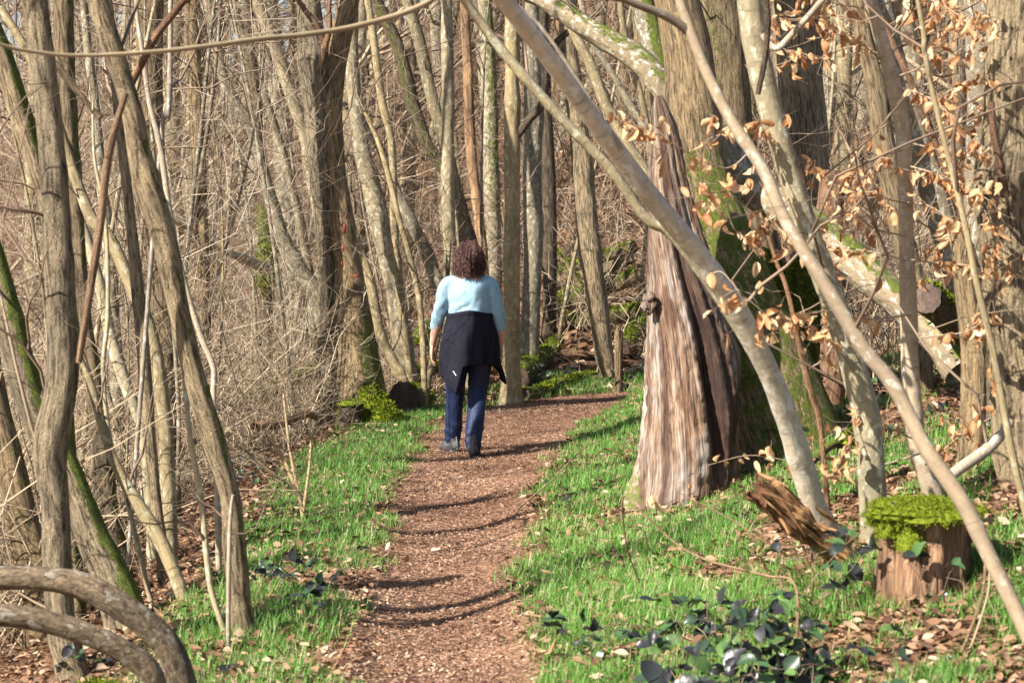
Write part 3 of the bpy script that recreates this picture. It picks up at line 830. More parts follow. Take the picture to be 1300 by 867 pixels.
# ------------------------------------------------------------------ the old split tree
def blob_geo(c, rx, ry, rz, nu=40, nv=18, amp=.25, fr=3.0, seed=1, half=False):
    u_ = np.arange(nu) * 2 * math.pi / nu
    v_ = np.linspace(-math.pi / 2 if not half else -.35, math.pi / 2, nv)
    d = np.stack([np.cos(v_)[:, None] * np.cos(u_)[None], np.cos(v_)[:, None] * np.sin(u_)[None], np.sin(v_)[:, None] + 0 * u_[None]], -1)
    f = 1 + amp * (fbm(d * fr + seed * 3.7, 3, seed) - .5) * 2
    V = np.array(c) + d * np.array([rx, ry, rz]) * f[..., None]
    idx = np.arange(nu * nv).reshape(nv, nu)
    Q = np.stack([idx[:-1], np.roll(idx[:-1], -1, 1), np.roll(idx[1:], -1, 1), idx[1:]], -1).reshape(-1, 4)
    return V, Q, d

def split_tree():
    Yb = 11.2
    base = P(865, 625, Yb)
    gz = float(H(base[0], base[1] - .1))
    rt = empty('split_tree', (base[0], base[1], gz), 'huge old split tree right of the path, its torn face bare twisted grey-brown wood', 'tree')
    sp = stem_points(parse("1000,575,120 982,520,122 960,450,108 930,350,92 905,250,74 885,150,62 868,60,57 858,0,56 850,-60,54"), 11.75, 11.9)
    sp = np.vstack([sp, [*(sp[-1, :3] + [-.2, 0, 1.6]), sp[-1, 3] * .8], [*(sp[-1, :3] + [-.3, .1, 3.4]), sp[-1, 3] * .6]])
    sp = np.vstack([[sp[0, 0], sp[0, 1], gz - .25, sp[0, 3] * 1.1], sp])
    m = MB(); trunk_geo(m, sp, 1.25, [((.45, -1, .1), -.2, 2.3, .72)]); m.build('trunk', B_FURROW2, rt)
    # torn shell: rows from outline (y, left, right)
    rows = np.array([(662, 794, 932), (632, 795, 934), (605, 802, 937), (570, 808, 941), (520, 816, 938), (460, 820, 936), (400, 819, 928), (340, 819, 908), (280, 820, 889), (230, 822, 874), (190, 823, 866), (160, 825, 858), (140, 827, 850), (122, 831, 841)], float)
    k, n = 110, 170
    r = catmull(np.column_stack([rows, np.zeros(len(rows))]), n)
    yy, xl, xr = r[:, 0], r[:, 1], r[:, 2]
    C = P((xl + xr) / 2, yy, Yb)
    hw = (xr - xl) / 2 * Yb / FPX
    a = np.arange(k) * 2 * math.pi / k
    z = C[:, 2] - gz
    tw = z * .55
    front = np.cos(a + math.pi / 2)              # x component; a=0 faces the camera (-Y)
    X = C[:, 0][:, None] + hw[:, None] * np.sin(a)[None]
    dep = np.minimum(hw * .75, .30)
    Yv = C[:, 1][:, None] - dep[:, None] * np.cos(a)[None]
    V = np.stack([X, Yv, np.broadcast_to(C[:, 2][:, None], X.shape)], -1)
    nr = norm(np.stack([np.sin(a)[None] * dep[:, None], -np.cos(a)[None] * hw[:, None], 0 * X], -1))
    s = a[None, :] + z[:, None] * .5 - .2
    q = np.stack([np.cos(s), np.sin(s), np.broadcast_to((z * .10)[:, None], s.shape)], -1)
    rid = np.abs(fbm(q * np.array([6, 6, 4]), 3, 21) - .5) * 2
    rid2 = fbm(q * np.array([20, 20, 8]), 2, 25) - .5
    lump = vnoise(np.stack([np.cos(a)[None] + 0 * s, np.sin(a)[None] + 0 * s, (z * 2.3)[:, None] + 0 * s], -1) * 1.6, 29) - .5
    sc = np.clip(hw / .25, .12, 1)[:, None]
    fine_ = np.abs(fbm(q * np.array([17, 17, 5]), 3, 23) - .5) * 2
    chunk = np.floor(fbm(q * np.array([5, 5, 2.2]), 2, 27) * 9) / 9 - .5
    disp = (rid - .45) * .02 + (fine_ - .3) * .022 + rid2 * .018 + lump * .07 + chunk * .05
    # open cleft that runs down the face
    fx = np.sin(a)[None]                         # -1 left .. 1 right on the front half
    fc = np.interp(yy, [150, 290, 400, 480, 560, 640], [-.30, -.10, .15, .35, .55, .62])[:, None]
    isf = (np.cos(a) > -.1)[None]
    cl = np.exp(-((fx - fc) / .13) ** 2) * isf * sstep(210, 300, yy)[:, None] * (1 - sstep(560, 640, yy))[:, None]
    disp = disp - .08 * cl
    flare = sstep(590, 650, yy)[:, None] * (.5 + .5 * np.sin(s * 7)) * .02
    V = V + nr * ((disp + flare) * sc)[..., None]
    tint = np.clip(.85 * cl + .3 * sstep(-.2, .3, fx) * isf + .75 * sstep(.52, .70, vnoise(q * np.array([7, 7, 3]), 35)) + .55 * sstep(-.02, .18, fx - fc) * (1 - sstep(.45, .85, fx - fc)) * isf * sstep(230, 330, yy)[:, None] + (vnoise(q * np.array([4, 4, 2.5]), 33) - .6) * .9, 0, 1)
    idx = np.arange(n * k).reshape(n, k)
    Q = np.stack([idx[:-1], np.roll(idx[:-1], -1, 1), np.roll(idx[1:], -1, 1), idx[1:]], -1).reshape(-1, 4)
    bk = np.stack([np.cos(s) * .3, np.sin(s) * .3, np.broadcast_to(z[:, None], s.shape)], -1)
    ms = .24 * sstep(.45, .0, z)[:, None] * sstep(.1, -.6, fx) + .30 * sstep(.7, .95, np.abs(fx)) + 0 * s
    m = MB(); m.add(V, Q, bk=bk, tint=tint.ravel(), moss=np.clip(ms, 0, 1).ravel())
    m.build('torn_wood', TORN, rt)
    m = MB()                                     # burl on the left edge of the torn face
    c = P(826, 382, Yb - .12)
    for q in range(5):
        V, Q, d = blob_geo(c + rng.normal(size=3) * [.02, .01, .03], .026, .024, .03, 24, 14, .6, 3.5, 50 + q); m.add(V, Q, tint=.5)
    m.build('burl', TORN, rt)
split_tree()

def tufts(mb, V, nrm, n, ln, w):
    i = rng.integers(0, len(V), n)
    p = V[i] + rng.normal(size=(n, 3)) * .006
    d = norm(nrm[i] + rng.normal(size=(n, 3)) * .55)
    leaf_geo(mb, p, d, norm(rng.normal(size=(n, 3))), ln * rng.uniform(.5, 1.3, n), w * rng.uniform(.6, 1.3, n), rng.normal(size=n) * .3, np.full(n, .3), rows=3)

def moss_part(parent, c, rx, ry, rz, n=2500, ln=.02, w=.009, seed=1, half=True, amp=.3, fr=3.0, name='moss'):
    V, Q, d = blob_geo(c, rx, ry, rz, seed=seed, half=half, amp=amp, fr=fr)
    m = MB(); m.add(V, Q, tint=.55)
    tufts(m, V.reshape(-1, 3), d.reshape(-1, 3), n, ln, w)
    return m.build(name, M_MOSS, parent)

def stump(label, px, py, ytop, w, wtop, mat, Y=None, moss_dir=None, mossy=0, name='tree_stump', rag=.1, cutface=True, seed=3, tint=.5):
    if Y is None: Y = ground_hit(px, py)
    b = P(px, py, Y); gz = float(H(b[0], b[1]))
    top = P(px, ytop, Y)
    h = top[2] - gz
    rt = empty(name, (b[0], b[1], gz), label, 'tree stump')
    k, n = 64, 30
    a = np.arange(k) * 2 * math.pi / k
    t = np.linspace(0, 1, n)
    r0, r1 = w * Y / FPX / 2, wtop * Y / FPX / 2
    rr = r1 + (r0 - r1) * (1 - t) ** 1.6
    zt = h * (1 + rag * (vnoise(np.stack([np.cos(a) * 2.2, np.sin(a) * 2.2, 0 * a + seed], -1), seed) - .5) * 2)
    Z = gz - .1 + t[:, None] * (zt + .1)[None]
    dd = np.stack([np.cos(a)[None] + 0 * Z, np.sin(a)[None] + 0 * Z, Z * .5], -1)
    rid = np.abs(fbm(dd * np.array([5, 5, 1.5]) + seed, 3, seed) - .5) * 2
    R = rr[:, None] * (1 + (rid - .4) * .42 + (fbm(dd * np.array([2.5, 2.5, 6]) + seed * 2, 2, seed + 1) - .5) * .22 + .12 * (1 - t)[:, None] ** 3 * np.sin(5 * a + seed)[None])
    V = np.stack([b[0] + R * np.cos(a), b[1] + R * np.sin(a), Z], -1)
    idx = np.arange(n * k).reshape(n, k)
    Q = np.stack([idx[:-1], np.roll(idx[:-1], -1, 1), np.roll(idx[1:], -1, 1), idx[1:]], -1).reshape(-1, 4)
    ms = np.zeros((n, k))
    if mossy:
        md = np.array(moss_dir or (0, -1, .3), float)
        ms = mossy * (.55 + .45 * (np.cos(a) * md[0] + np.sin(a) * md[1]))[None] * (.7 + .3 * t[:, None]) + 0 * Z
    m = MB(); m.add(V, Q, bk=np.stack([R * np.cos(a), R * np.sin(a), Z], -1), moss=ms.ravel(), tint=tint)
    m.build('trunk', mat, rt)
    if mossy > .4:
        sel = np.flatnonzero(ms.ravel() + (vnoise(V.reshape(-1, 3) * 9, 5) - .5) * 1.3 > .55)
        m = MB(); nv = np.stack([np.cos(a)[None] + 0 * Z, np.sin(a)[None] + 0 * Z, .25 + 0 * Z], -1).reshape(-1, 3)
        tufts(m, V.reshape(-1, 3)[sel], nv[sel], 40 * int(len(sel) * r0 * h / 2) + 200, .022, .010); m.build('moss', M_MOSS, rt)
    m = MB()
    ring = V[-1] * .98 + V[-1].mean(0) * .02 - [0, 0, .004]
    cc = V[-1].mean(0) - [0, 0, .02]
    m.add(np.vstack([ring, cc]), None, [[i, (i + 1) % k, k] for i in range(k)], moss=mossy * .8)
    m.build('cut_face', CUT, rt)
    return rt, top, r1

STUMPW = wood_mat('stump_wood', [(.32, (.055, .032, .02)), (.5, (.27, .155, .085)), (.68, (.48, .32, .18))], 60, .12, .012)
rt, top, r1 = stump('rotting tree stump with a thick bright moss cap at lower right', 1172, 752, 645, 128, 114, STUMPW, rag=.05, seed=5, tint=.3)
STUMP_Y = top[1]
moss_part(rt, top + [0, 0, -.012], r1 * 1.2, r1 * 1.2, .042, 26000, .007, .0035, 4, amp=.55, fr=3.2)
for q in range(9):
    aa = rng.uniform(0, 6.28); c = top + [math.cos(aa) * r1 * 1.0, math.sin(aa) * r1 * 1.0, -.03 - .10 * rng.random() ** 1.5]
    moss_part(rt, c, rng.uniform(.03, .06), rng.uniform(.03, .06), rng.uniform(.03, .06), 900, .010, .004, 10 + q)
stump('massive dead stump coated in green moss behind the arching pale stem', 992, 560, 335, 128, 92, B_DARK, Y=12.6, moss_dir=(-.2, -1, .3), mossy=1.05, rag=.22, seed=8)
rt, top, r1 = stump('low cut stump in front of the double brown tree', 445, 546, 513, 34, 30, B_DARK, Y=17.2, moss_dir=(0, -.3, 1), mossy=.5, rag=.12, seed=9)
moss_part(rt, top, r1 * 1.05, r1 * 1.05, .03, 300, .02, .01, 6)
stump('knee-high pale cut stub of a pole beside the furrowed trunk by the log pile', 785, 462, 418, 12, 11, B_FURROW2, Y=21.0, rag=.08, seed=2)
sl = find('thin upright trunk with a green moss sleeve')
for (py_, rz_) in ((318, .10), (330, .14), (346, .14), (358, .10)):
    c = P(338 + rng.normal() * 1.5, py_, 20.4)
    moss_part(sl, c, .085, .085, rz_, 1300, .03, .012, int(py_), half=False, amp=.35)
# moss mound at the foot of the double tree
b = P(487, 533, 17.3)
mo = empty('moss_mound', (b[0], b[1], float(H(b[0], b[1]))), 'bright yellow-green moss mound at the foot of the double brown tree', 'moss')
moss_part(mo, (b[0], b[1], mo.location[2] - .02), .17, .15, .20, 2500, .03, .012, 3, name='moss_cushion')
moss_part(mo, (b[0] - .12, b[1] + .15, mo.location[2] + .08), .16, .12, .24, 1800, .03, .012, 5, name='moss_cushion')

def log(label, p0, p1, w0, w1, mat, mossy=.0, cat='log', name='fallen_log', bend=.04, cut=True, moss_dir=(0, -.2, 1), group=None, wob=1.0, rest=True, drop=0.0):
    """a fallen trunk between two world points"""
    p0 = np.array(p0, float); p1 = np.array(p1, float)
    t = np.linspace(0, 1, 6)[:, None]
    L = np.linalg.norm(p1 - p0)
    c = p0 * (1 - t) + p1 * t + np.sin(t * math.pi) * np.array([0, 0, bend * L]) + rng.normal(size=(6, 3)) * .012 * wob
    sp = np.column_stack([c, np.linspace(w0, w1, 6)])
    rt = empty(name, p0, label, cat, group)
    m = MB()
    cc = trunk_geo(m, sp, 1.0, [(moss_dir, -9, 30, mossy)] if mossy else None, cap=True)
    m.build('trunk', mat, rt)
    if mossy > .6:
        nn_ = 2600
        i = rng.integers(0, len(cc), nn_)
        up_ = norm(rng.normal(size=(nn_, 3)) * .6 + np.array(moss_dir, float) * .9)
        tgc = norm(np.gradient(cc[:, :3], axis=0))[i]
        up_ = norm(up_ - tgc * (up_ * tgc).sum(-1, keepdims=True))
        pv = cc[i, :3] + up_ * cc[i, 3:4] * .97 + tgc * (rng.random((nn_, 1)) - .5) * L / len(cc)
        ok = vnoise(pv * 6, 8) > .42
        m = MB(); tufts(m, pv[ok], up_[ok], int(ok.sum()), .03, .014); m.build('moss', M_MOSS, rt)
    if cut:
        d = norm(cc[0, :3] - cc[1, :3]); m = MB()
        s1 = norm(np.cross(d, [0.1, .2, 1])); s2 = np.cross(d, s1)
        a = np.arange(24) * 2 * math.pi / 24
        r = cc[0, 3] * 1.0 * (1 + .08 * rng.normal(size=24))
        ring = cc[0, :3] + d * .004 + r[:, None] * (np.cos(a)[:, None] * s1 + np.sin(a)[:, None] * s2)
        m.add(np.vstack([ring, cc[0, :3] + d * .012]), None, [[i, (i + 1) % 24, 24] for i in range(24)])
        m.build('cut_face', CUT, rt)
    return rt, cc

def gp(px, Y, dz=0.0):
    x = (px - 650) * Y / FPX
    return np.array([x, Y, float(H(x, Y)) + dz])
# cut mossy log left of the walker
log('short dark cut log end with a mossy top, left of the walker', P(514, 507, 18.4), gp(548, 20.5, .05), .14, .09, B_DARK, .75, bend=0)
# mossy log right of the walker
rt, cc = log('mossy ivy-trailed fallen log rising from the path edge right of the walker', P(652, 482, 20.4), P(722, 430, 24.5), .15, .12, B_DARK, 1.05, bend=.0)
log('mossy lower log lying along the far edge of the path right of the walker', P(664, 503, 20.0), P(775, 470, 22.6), .07, .05, B_DARK, .95, bend=0)
log('yellow-mossed log lying behind the poles beside the hand of the walker', P(520, 445, 24), P(548, 416, 25.5), .12, .10, B_DARK, 1.0, bend=0)
log('mossy low log behind the bare hand of the walker', P(515, 480, 23), P(556, 466, 23.5), .10, .08, B_DARK, .9, bend=0)
lp = [('topmost straight pole of the mossy log pile between the walker and the split tree', (704, 352), (808, 311), .09, 25.5, 25.0, .75),
      ('second pole from the top of the mossy log pile, brown and half bare', (702, 362), (806, 328), .085, 25.2, 24.8, .35),
      ('thick bright green log in the middle of the mossy log pile', (715, 386), (806, 350), .12, 25.0, 24.6, 1.1),
      ('green log jutting out low at the left of the mossy log pile', (698, 398), (742, 356), .11, 24.6, 25.5, 1.1),
      ('lowest log of the mossy log pile, running toward the split tree', (722, 410), (822, 392), .11, 24.0, 23.6, 1.05),
      ('mossy log end at the right of the log pile, right against the split tree', (790, 440), (824, 402), .12, 22.8, 23.2, 1.05),
      ('steep thin pole propped across the mossy log pile', (748, 400), (790, 316), .04, 24.5, 24.7, .5),
      ('mossy pole sloping the other way across the log pile', (762, 396), (706, 318), .05, 24.7, 25.2, .7)]
for (lb, a, b_, r, Ya, Yb, ms) in lp:
    log(lb, P(a[0], a[1], Ya), P(b_[0], b_[1], Yb), r, r * .8, B_FURROW2, ms, bend=0, group='logs of the mossy pile')
# broken rotten log beside the arching stem
b0 = P(962, 622, 7.75); b1 = P(1066, 702, 7.95)
rt = empty('fallen_log', b0, 'broken rotten orange-brown log lying against the foot of the arching pale stem', 'log')
m = MB()
k_, n_ = 72, 90
t_ = np.linspace(0, 1, n_)
c_ = b0 + (b1 - b0) * t_[:, None]
V_, Q_, bk_ = tube_geo(c_[None], (.046 + .016 * t_)[None], k_)
V_ = V_[0]; nn_ = norm(V_ - c_[:, None])
an = np.arange(k_) * 2 * math.pi / k_
qq = np.stack([np.cos(an)[None] * 1.6 + 0 * t_[:, None], np.sin(an)[None] * 1.6 + 0 * t_[:, None], t_[:, None] * 1.5 + 0 * an[None]], -1)
dsp = (np.abs(fbm(qq * 1.7, 3, 61) - .5) - .10) * .14 + (fbm(qq * np.array([6, 6, 3]), 3, 62) - .5) * .035
jag = (vnoise(np.stack([np.cos(an) * 2.5, np.sin(an) * 2.5, 0 * an], -1), 63) - .5) * .16
V_ = V_ + nn_ * dsp[..., None] + norm(b1 - b0) * (jag[None] * (1 - t_)[:, None] ** 3)[..., None]
hollow = sstep(.0, -.03, dsp)
m.add(V_, Q_, bk=bk_, tint=np.clip(hollow + sstep(.55, .7, vnoise(qq * 2.2, 64)) * .8, 0, 1).ravel())
rg = V_[0]; m.add(np.vstack([rg, rg.mean(0) + norm(b1 - b0) * .06]), None, [[k_, (i + 1) % k_, i] for i in range(k_)], tint=.9)
m.build('trunk', ROT, rt)
m = MB()
for q in range(14):
    t = rng.random(); c = b0 * (1 - t) + b1 * t
    p = c + rng.normal(size=3) * [.03, .03, .03] + [0, -.03, .035]
    d = norm(b1 - b0 + rng.normal(size=3) * .12)
    V, Q_, bk = tube_geo(np.array([[p, p + d * .05, p + d * rng.uniform(.1, .25)]]), np.array([[.004, .012, .002]]), 6)
    m.add(V, Q_, bk=bk, tint=rng.random())
m.build('splinters', ROT, rt)
# cut log end, the foot of the leaning lichened trunk
log('short mossy-rimmed cut log showing its dark round sawn face near the right edge', P(1183, 378, 10.6), gp(1262, 12.2, .03), .082, .085, B_DARK, .9, bend=0)
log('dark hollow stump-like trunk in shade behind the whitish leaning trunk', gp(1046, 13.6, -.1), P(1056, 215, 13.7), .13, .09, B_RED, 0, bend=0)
log('thin mossy branch on the ground behind the arching pale stem', P(1025, 580, 9.3), P(1105, 545, 9.7), .022, .018, B_DARK, 1.0, bend=0, cut=False, name='fallen_branch', cat='branch')
log('mossy log end at the right edge of the picture behind the ridged trunk', P(1290, 380, 12), gp(1430, 12.6, .0), .07, .08, B_DARK, 1.1, bend=0, cut=False)
log('bleached dead stick lying in the scrub left of the double brown tree', P(322, 545, 15.6), P(402, 528, 16.4), .04, .028, B_BARE, 0, bend=.02, cut=False, name='fallen_branch', cat='branch')
log('long grey dead branch crossing the scrub at mid left', P(205, 265, 17), P(345, 345, 17.5), .03, .045, B_BEECH, 0, bend=-.03, cut=False, name='fallen_branch', cat='branch')
log('mossy log in the scrub just left of the double brown tree', P(322, 505, 18.8), P(398, 470, 19.8), .07, .06, B_DARK, 1.0, bend=0, cut=False)
b = P(120, 868, 6.4)
mo = empty('moss_mound', (b[0], b[1], float(H(b[0], b[1]))), 'low green moss cushion under the arching stems at the bottom left', 'moss')
moss_part(mo, (b[0], b[1], b[2] - .09), .15, .11, .08, 2500, .018, .008, 12, name='moss_cushion')

# ------------------------------------------------------------------ hillside trees, built once and copied
def proto_tree(seed, h, r, mk):
    rt = bpy.data.objects.new('hillside_tree', None); link(rt)
    n = 9
    t = np.linspace(0, 1, n)
    lean = rng.normal(size=2) * .09
    c = np.column_stack([lean[0] * h * t + .25 * np.sin(t * 5 + seed) * t, lean[1] * h * t + .2 * np.cos(t * 4 + seed) * t, -.4 + h * t, r * (1 - .8 * t)])
    m = MB(); cc = trunk_geo(m, c, 1.35, [((-.5, -.5, .3), -1, 3, .5 * (seed % 2))], cap=False); m.build('trunk', MATS[mk], rt)
    m = MB()
    nb = 22
    i = rng.integers(int(len(cc) * .12), len(cc) - 2, nb)
    d = rng.normal(size=(nb, 3)); d[:, 2] = np.abs(d[:, 2]) * .5 + .55
    Ls = rng.uniform(1.0, 3.6, nb)
    Pt, R = twig_batch(cc[i, :3], d, Ls, np.minimum(cc[i, 3] * .5, .035), 7, .18, .12)
    add_twigs(m, Pt, R, 4)
    p, tg_, bi = sub_points(Pt, 7)
    P2, R2 = twig_batch(p, norm(tg_ + rng.normal(size=p.shape) * .55), Ls[bi] * rng.uniform(.2, .5, len(p)), rng.uniform(.005, .011, len(p)), 4, .2, .05)
    add_twigs(m, P2, R2, 3)
    p, tg_, bi = sub_points(P2, 3)
    P3, R3 = twig_batch(p, norm(tg_ + rng.normal(size=p.shape) * .6), rng.uniform(.2, .6, len(p)), rng.uniform(.003, .006, len(p)), 3, .2, .05)
    add_twigs(m, P3, R3, 3)
    m.build('crown', M_TWIGRED, rt)
    return rt
protos = [proto_tree(i, 12 + 2 * (i % 3), .10 + .03 * (i % 4), k) for i, k in enumerate('GHLHGLFL')]
used_p = set()
kinds = {'G': 'slim brown furrowed tree standing on the wooded hillside behind the thicket', 'H': 'slim olive grey tree standing on the wooded hillside behind the thicket',
         'L': 'slim lichen-grey tree standing on the wooded hillside behind the thicket', 'F': 'slim tan furrowed tree standing on the wooded hillside behind the thicket'}
seq = 'GHLHGLFL'
cnt = 0
for q in range(900):
    if cnt >= 175: break
    Yd = 24 + 62 * rng.random() ** 1.2
    half = 650 * Yd / FPX + 1.5
    xd = rng.uniform(-half, half)
    d, s, hw_ = path_coord(np.array([xd]), np.array([Yd]))
    if d[0] < 2: continue
    if Yd < 34 and -1.3 < xd < 2.2: continue
    i = int(rng.integers(0, len(protos)))
    src = protos[i]
    if i in used_p:
        o = src.copy(); link(o)
        for ch in src.children:
            c = ch.copy(); link(c); c.parent = o
    else:
        o = src; used_p.add(i)
    o.location = (xd, Yd, float(H(xd, Yd)))
    o.rotation_euler = (0, 0, rng.uniform(0, 6.28))
    s_ = rng.uniform(.75, 1.25)
    o.scale = (s_, s_, s_ * rng.uniform(.9, 1.15))
    tag(o, kinds[seq[i]], 'tree', 'bare trees on the hillside')
    cnt += 1
for i, p in enumerate(protos):
    if i not in used_p:
        for ch in list(p.children): bpy.data.objects.remove(ch)
        bpy.data.objects.remove(p)

# thin coppice poles in the thicket
def proto_pole(seed, h, r, mk):
    rt = bpy.data.objects.new('sapling', None); link(rt)
    t = np.linspace(0, 1, 7)
    c = np.column_stack([.12 * h * t * rng.normal() + .16 * np.sin(t * 5 + seed), .10 * h * t * rng.normal() + .10 * np.cos(t * 5), -.2 + h * t, r * (1 - .75 * t)])
    m = MB(); cc = trunk_geo(m, c, 1.1, None, cap=False); m.build('trunk', MATS[mk], rt)
    m = MB(); side_shoots(m, cc, 16, .4, 1.7, .006, .1, .95, .3, 5); m.build('crown', M_TWIGRED, rt)
    return rt
pp = [proto_pole(i, 4.5 + i % 3, .013 + .006 * (i % 3), k) for i, k in enumerate('HKLHLK')]
up = set(); cnt = 0
for q in range(600):
    if cnt >= 80: break
    Yd = rng.uniform(11, 27)
    lo = -650 * Yd / FPX - .4
    xd = rng.uniform(lo, -1.7) if rng.random() < .66 else rng.uniform(-1.6, 650 * Yd / FPX)
    d, s, hw_ = path_coord(np.array([xd]), np.array([Yd]))
    if d[0] - hw_[0] < 1.1: continue
    if s[0] > 0 and Yd < 16: continue
    if xd > -1.6 and s[0] < 0 and Yd < 21: continue
    if Yd < 16.5 and xd > -3.0 * Yd / 15 + .3: continue
    if -1.6 < xd < 2.3 and rng.random() < .5: continue
    i = int(rng.integers(0, len(pp))); src = pp[i]
    if i in up:
        o = src.copy(); link(o)
        for ch in src.children:
            c = ch.copy(); link(c); c.parent = o
    else:
        o = src; up.add(i)
    o.location = (xd, Yd, float(H(xd, Yd))); o.rotation_euler = (rng.normal() * .07, rng.normal() * .09, rng.uniform(0, 6.28))
    s_ = rng.uniform(.7, 1.2); o.scale = (s_, s_, s_)
    tag(o, 'thin bare whippy pole growing in the thicket among the trunks', 'sapling', 'thin poles in the thicket')
    cnt += 1

# ------------------------------------------------------------------ brush (stuff)
def off_path(Pt, R):
    """drop twigs that would hang over the path"""
    d, s_, hw_ = path_coord(Pt[..., 0], Pt[..., 1])
    ok = ((d - hw_).min(1) > .3) | (Pt[:, 0, 1] > 22)
    return Pt[ok], R[ok], np.flatnonzero(ok)
def brush(name, n, fx, fy, lmin, lmax, r, mat, per=3, per2=0, up=.75, spread=.6, curl=.25, h0=0.0, keep=None, nseg=6, k=3):
    X = fx(n); Y = fy(n)
    if callable(X): X = X(Y)
    z = H(X, Y, False)
    if keep is not None:
        m_ = keep(X, Y); X, Y, z = X[m_], Y[m_], z[m_]
    B = len(X)
    base = np.stack([X, Y, z - .03 + h0 * rng.random(B) ** 1.5], -1)
    d = rng.normal(size=(B, 3)) * spread; d[:, 2] = np.abs(d[:, 2]) + up
    Ls = rng.uniform(lmin, lmax, B)
    m = MB()
    Pt, R = twig_batch(base, d, Ls, r * rng.uniform(.6, 1.4, B), nseg, curl, -.12)
    Pt, R, ok = off_path(Pt, R); Ls = Ls[ok]
    add_twigs(m, Pt, R, k)
    if per:
        p, tg_, bi = sub_points(Pt, per)
        P2, R2 = twig_batch(p, norm(tg_ + rng.normal(size=p.shape) * .7), Ls[bi] * rng.uniform(.15, .5, len(p)), r * .5 * rng.uniform(.6, 1.3, len(p)), 4, .3, -.05)
        P2, R2, ok = off_path(P2, R2)
        add_twigs(m, P2, R2, 3)
        if per2:
            p, tg_, bi = sub_points(P2, per2)
            P3, R3 = twig_batch(p, norm(tg_ + rng.normal(size=p.shape) * .7), rng.uniform(.1, .35, len(p)), r * .35 * rng.uniform(.6, 1.3, len(p)), 3, .3, 0)
            add_twigs(m, P3, R3, 3)
    o = m.build(name, mat)
    tag(o, None, None, kind='stuff')
    return o

def clearpath(a):
    def f(X, Y):
        d, s, hw_ = path_coord(X, Y)
        return d - hw_ > a
    return f
o = brush('scrub', 1500, lambda n: (lambda Y: -1.75 - rng.random(len(Y)) * (.23 * Y - .4)), lambda n: rng.uniform(8.5, 21, n), .6, 2.0, .0065, M_BRUSH, 4, 2, .9, .45, .25, keep=lambda X, Y: clearpath(1.15)(X, Y) & (clearpath(1.75)(X, Y) | (Y > 15.5)))
tag(o, 'tangle of pale dry bramble stems and shoots filling the slope left of the path', 'scrub')
o = brush('scrub', 1500, lambda n: (lambda Y: -1.75 - rng.random(len(Y)) * (.22 * Y)), lambda n: rng.uniform(9, 24, n), .4, 1.4, .0045, M_BRUSH, 4, 0, .15, .8, .4, h0=.6, keep=clearpath(1.5))
tag(o, 'low sprawling dry stems lying through the scrub left of the path', 'scrub')
o = brush('undergrowth', 9000, lambda n: (lambda Y: rng.uniform(-1, 1, len(Y)) * (.27 * Y + 1)), lambda n: 23 + 60 * rng.random(n) ** 1.15, .8, 3.0, .011, M_HILLBRUSH, 4, 0, .8, .65, .25, keep=lambda X, Y: (path_coord(X, Y)[0] > 1.6) & ~((Y < 27) & (X > -1.2) & (X < 2)))
tag(o, 'grey-brown bare undergrowth covering the wooded hillside', 'undergrowth')
o = brush('undergrowth', 1000, lambda n: (lambda Y: rng.uniform(2.4, 6.5, len(Y))), lambda n: rng.uniform(12.8, 22, n), .5, 2.6, .006, M_TWIGRED, 5, 2, .8, .6, .3, keep=clearpath(.8))
tag(o, 'dark bare twig thicket among the trunks at the right', 'undergrowth')
M_PALETW = leafy('pale_twigs', [(0, (.15, .11, .075)), (.5, (.33, .255, .175)), (1, (.55, .47, .36))], .0, .8, .2)
o = brush('thicket', 1700, lambda n: (lambda Y: np.where(rng.random(len(Y)) < .75, -1.9 - rng.random(len(Y)) * (.2 * Y), rng.uniform(-1.5, 3.5, len(Y)))), lambda n: rng.uniform(13, 34, n), .6, 2.4, .0045, M_PALETW, 5, 1, .15, .9, .35, h0=4.2,
          keep=lambda X, Y: clearpath(.9)(X, Y) & ((X < -1.6) | (Y > 24)))
tag(o, 'fine pale twigs crossing in all directions through the thicket', 'twigs')
o = brush('brushwood', 170, lambda n: rng.uniform(.3, 2.0, n), lambda n: rng.uniform(21.8, 27, n), .5, 1.6, .006, M_BRUSH, 3, 1, .25, .9, .25, h0=.4, keep=clearpath(.3))
tag(o, 'heap of dead sticks and bramble around the mossy log pile', 'brushwood')

# ------------------------------------------------------------------ litter, chips, grass (stuff)
def up_normals(n, tilt):
    v = rng.normal(size=(n, 3)) * tilt; v[:, 2] = 1
    return norm(v)
def scatter(name, X, Y, lmin, lmax, asp, mat, tilt, curl, rows, dz=.006, tint=None, raise_path=False):
    n = len(X)
    if raise_path: tint = np.clip(rng.random(n) * .75 + (n2(X, Y, 1.6, 83) - .5) * .9 + .12, 0, 1)
    z = H(X, Y) + dz + rng.random(n) * .012 + (rng.random(n) < .3) * rng.random(n) * (.045 if tilt > .3 else 0)
    if raise_path: z = z + .012
    a = rng.uniform(0, 6.28, n)
    ax = np.stack([np.cos(a), np.sin(a), rng.normal(size=n) * tilt * .7], -1)
    m = MB()
    L = rng.uniform(lmin, lmax, n)
    leaf_geo(m, np.stack([X, Y, z], -1) - norm(ax) * L[:, None] * .5, ax, up_normals(n, tilt), L, L * asp * rng.uniform(.7, 1.2, n), rng.normal(size=n) * curl, rng.uniform(-.2, .7, n), rows, tint, crinkle=.05)
    o = m.build(name, mat)
    tag(o, None, None, kind='stuff')
    return o
def sample(n, y0, y1, xl, xr, pw=1.0):
    Y = y0 + (y1 - y0) * rng.random(n) ** pw
    lo, hi = xl(Y), xr(Y)
    return lo + (hi - lo) * rng.random(n), Y
fl = lambda Y: -.27 * Y - 1.6
fr = lambda Y: .27 * Y + 2.6
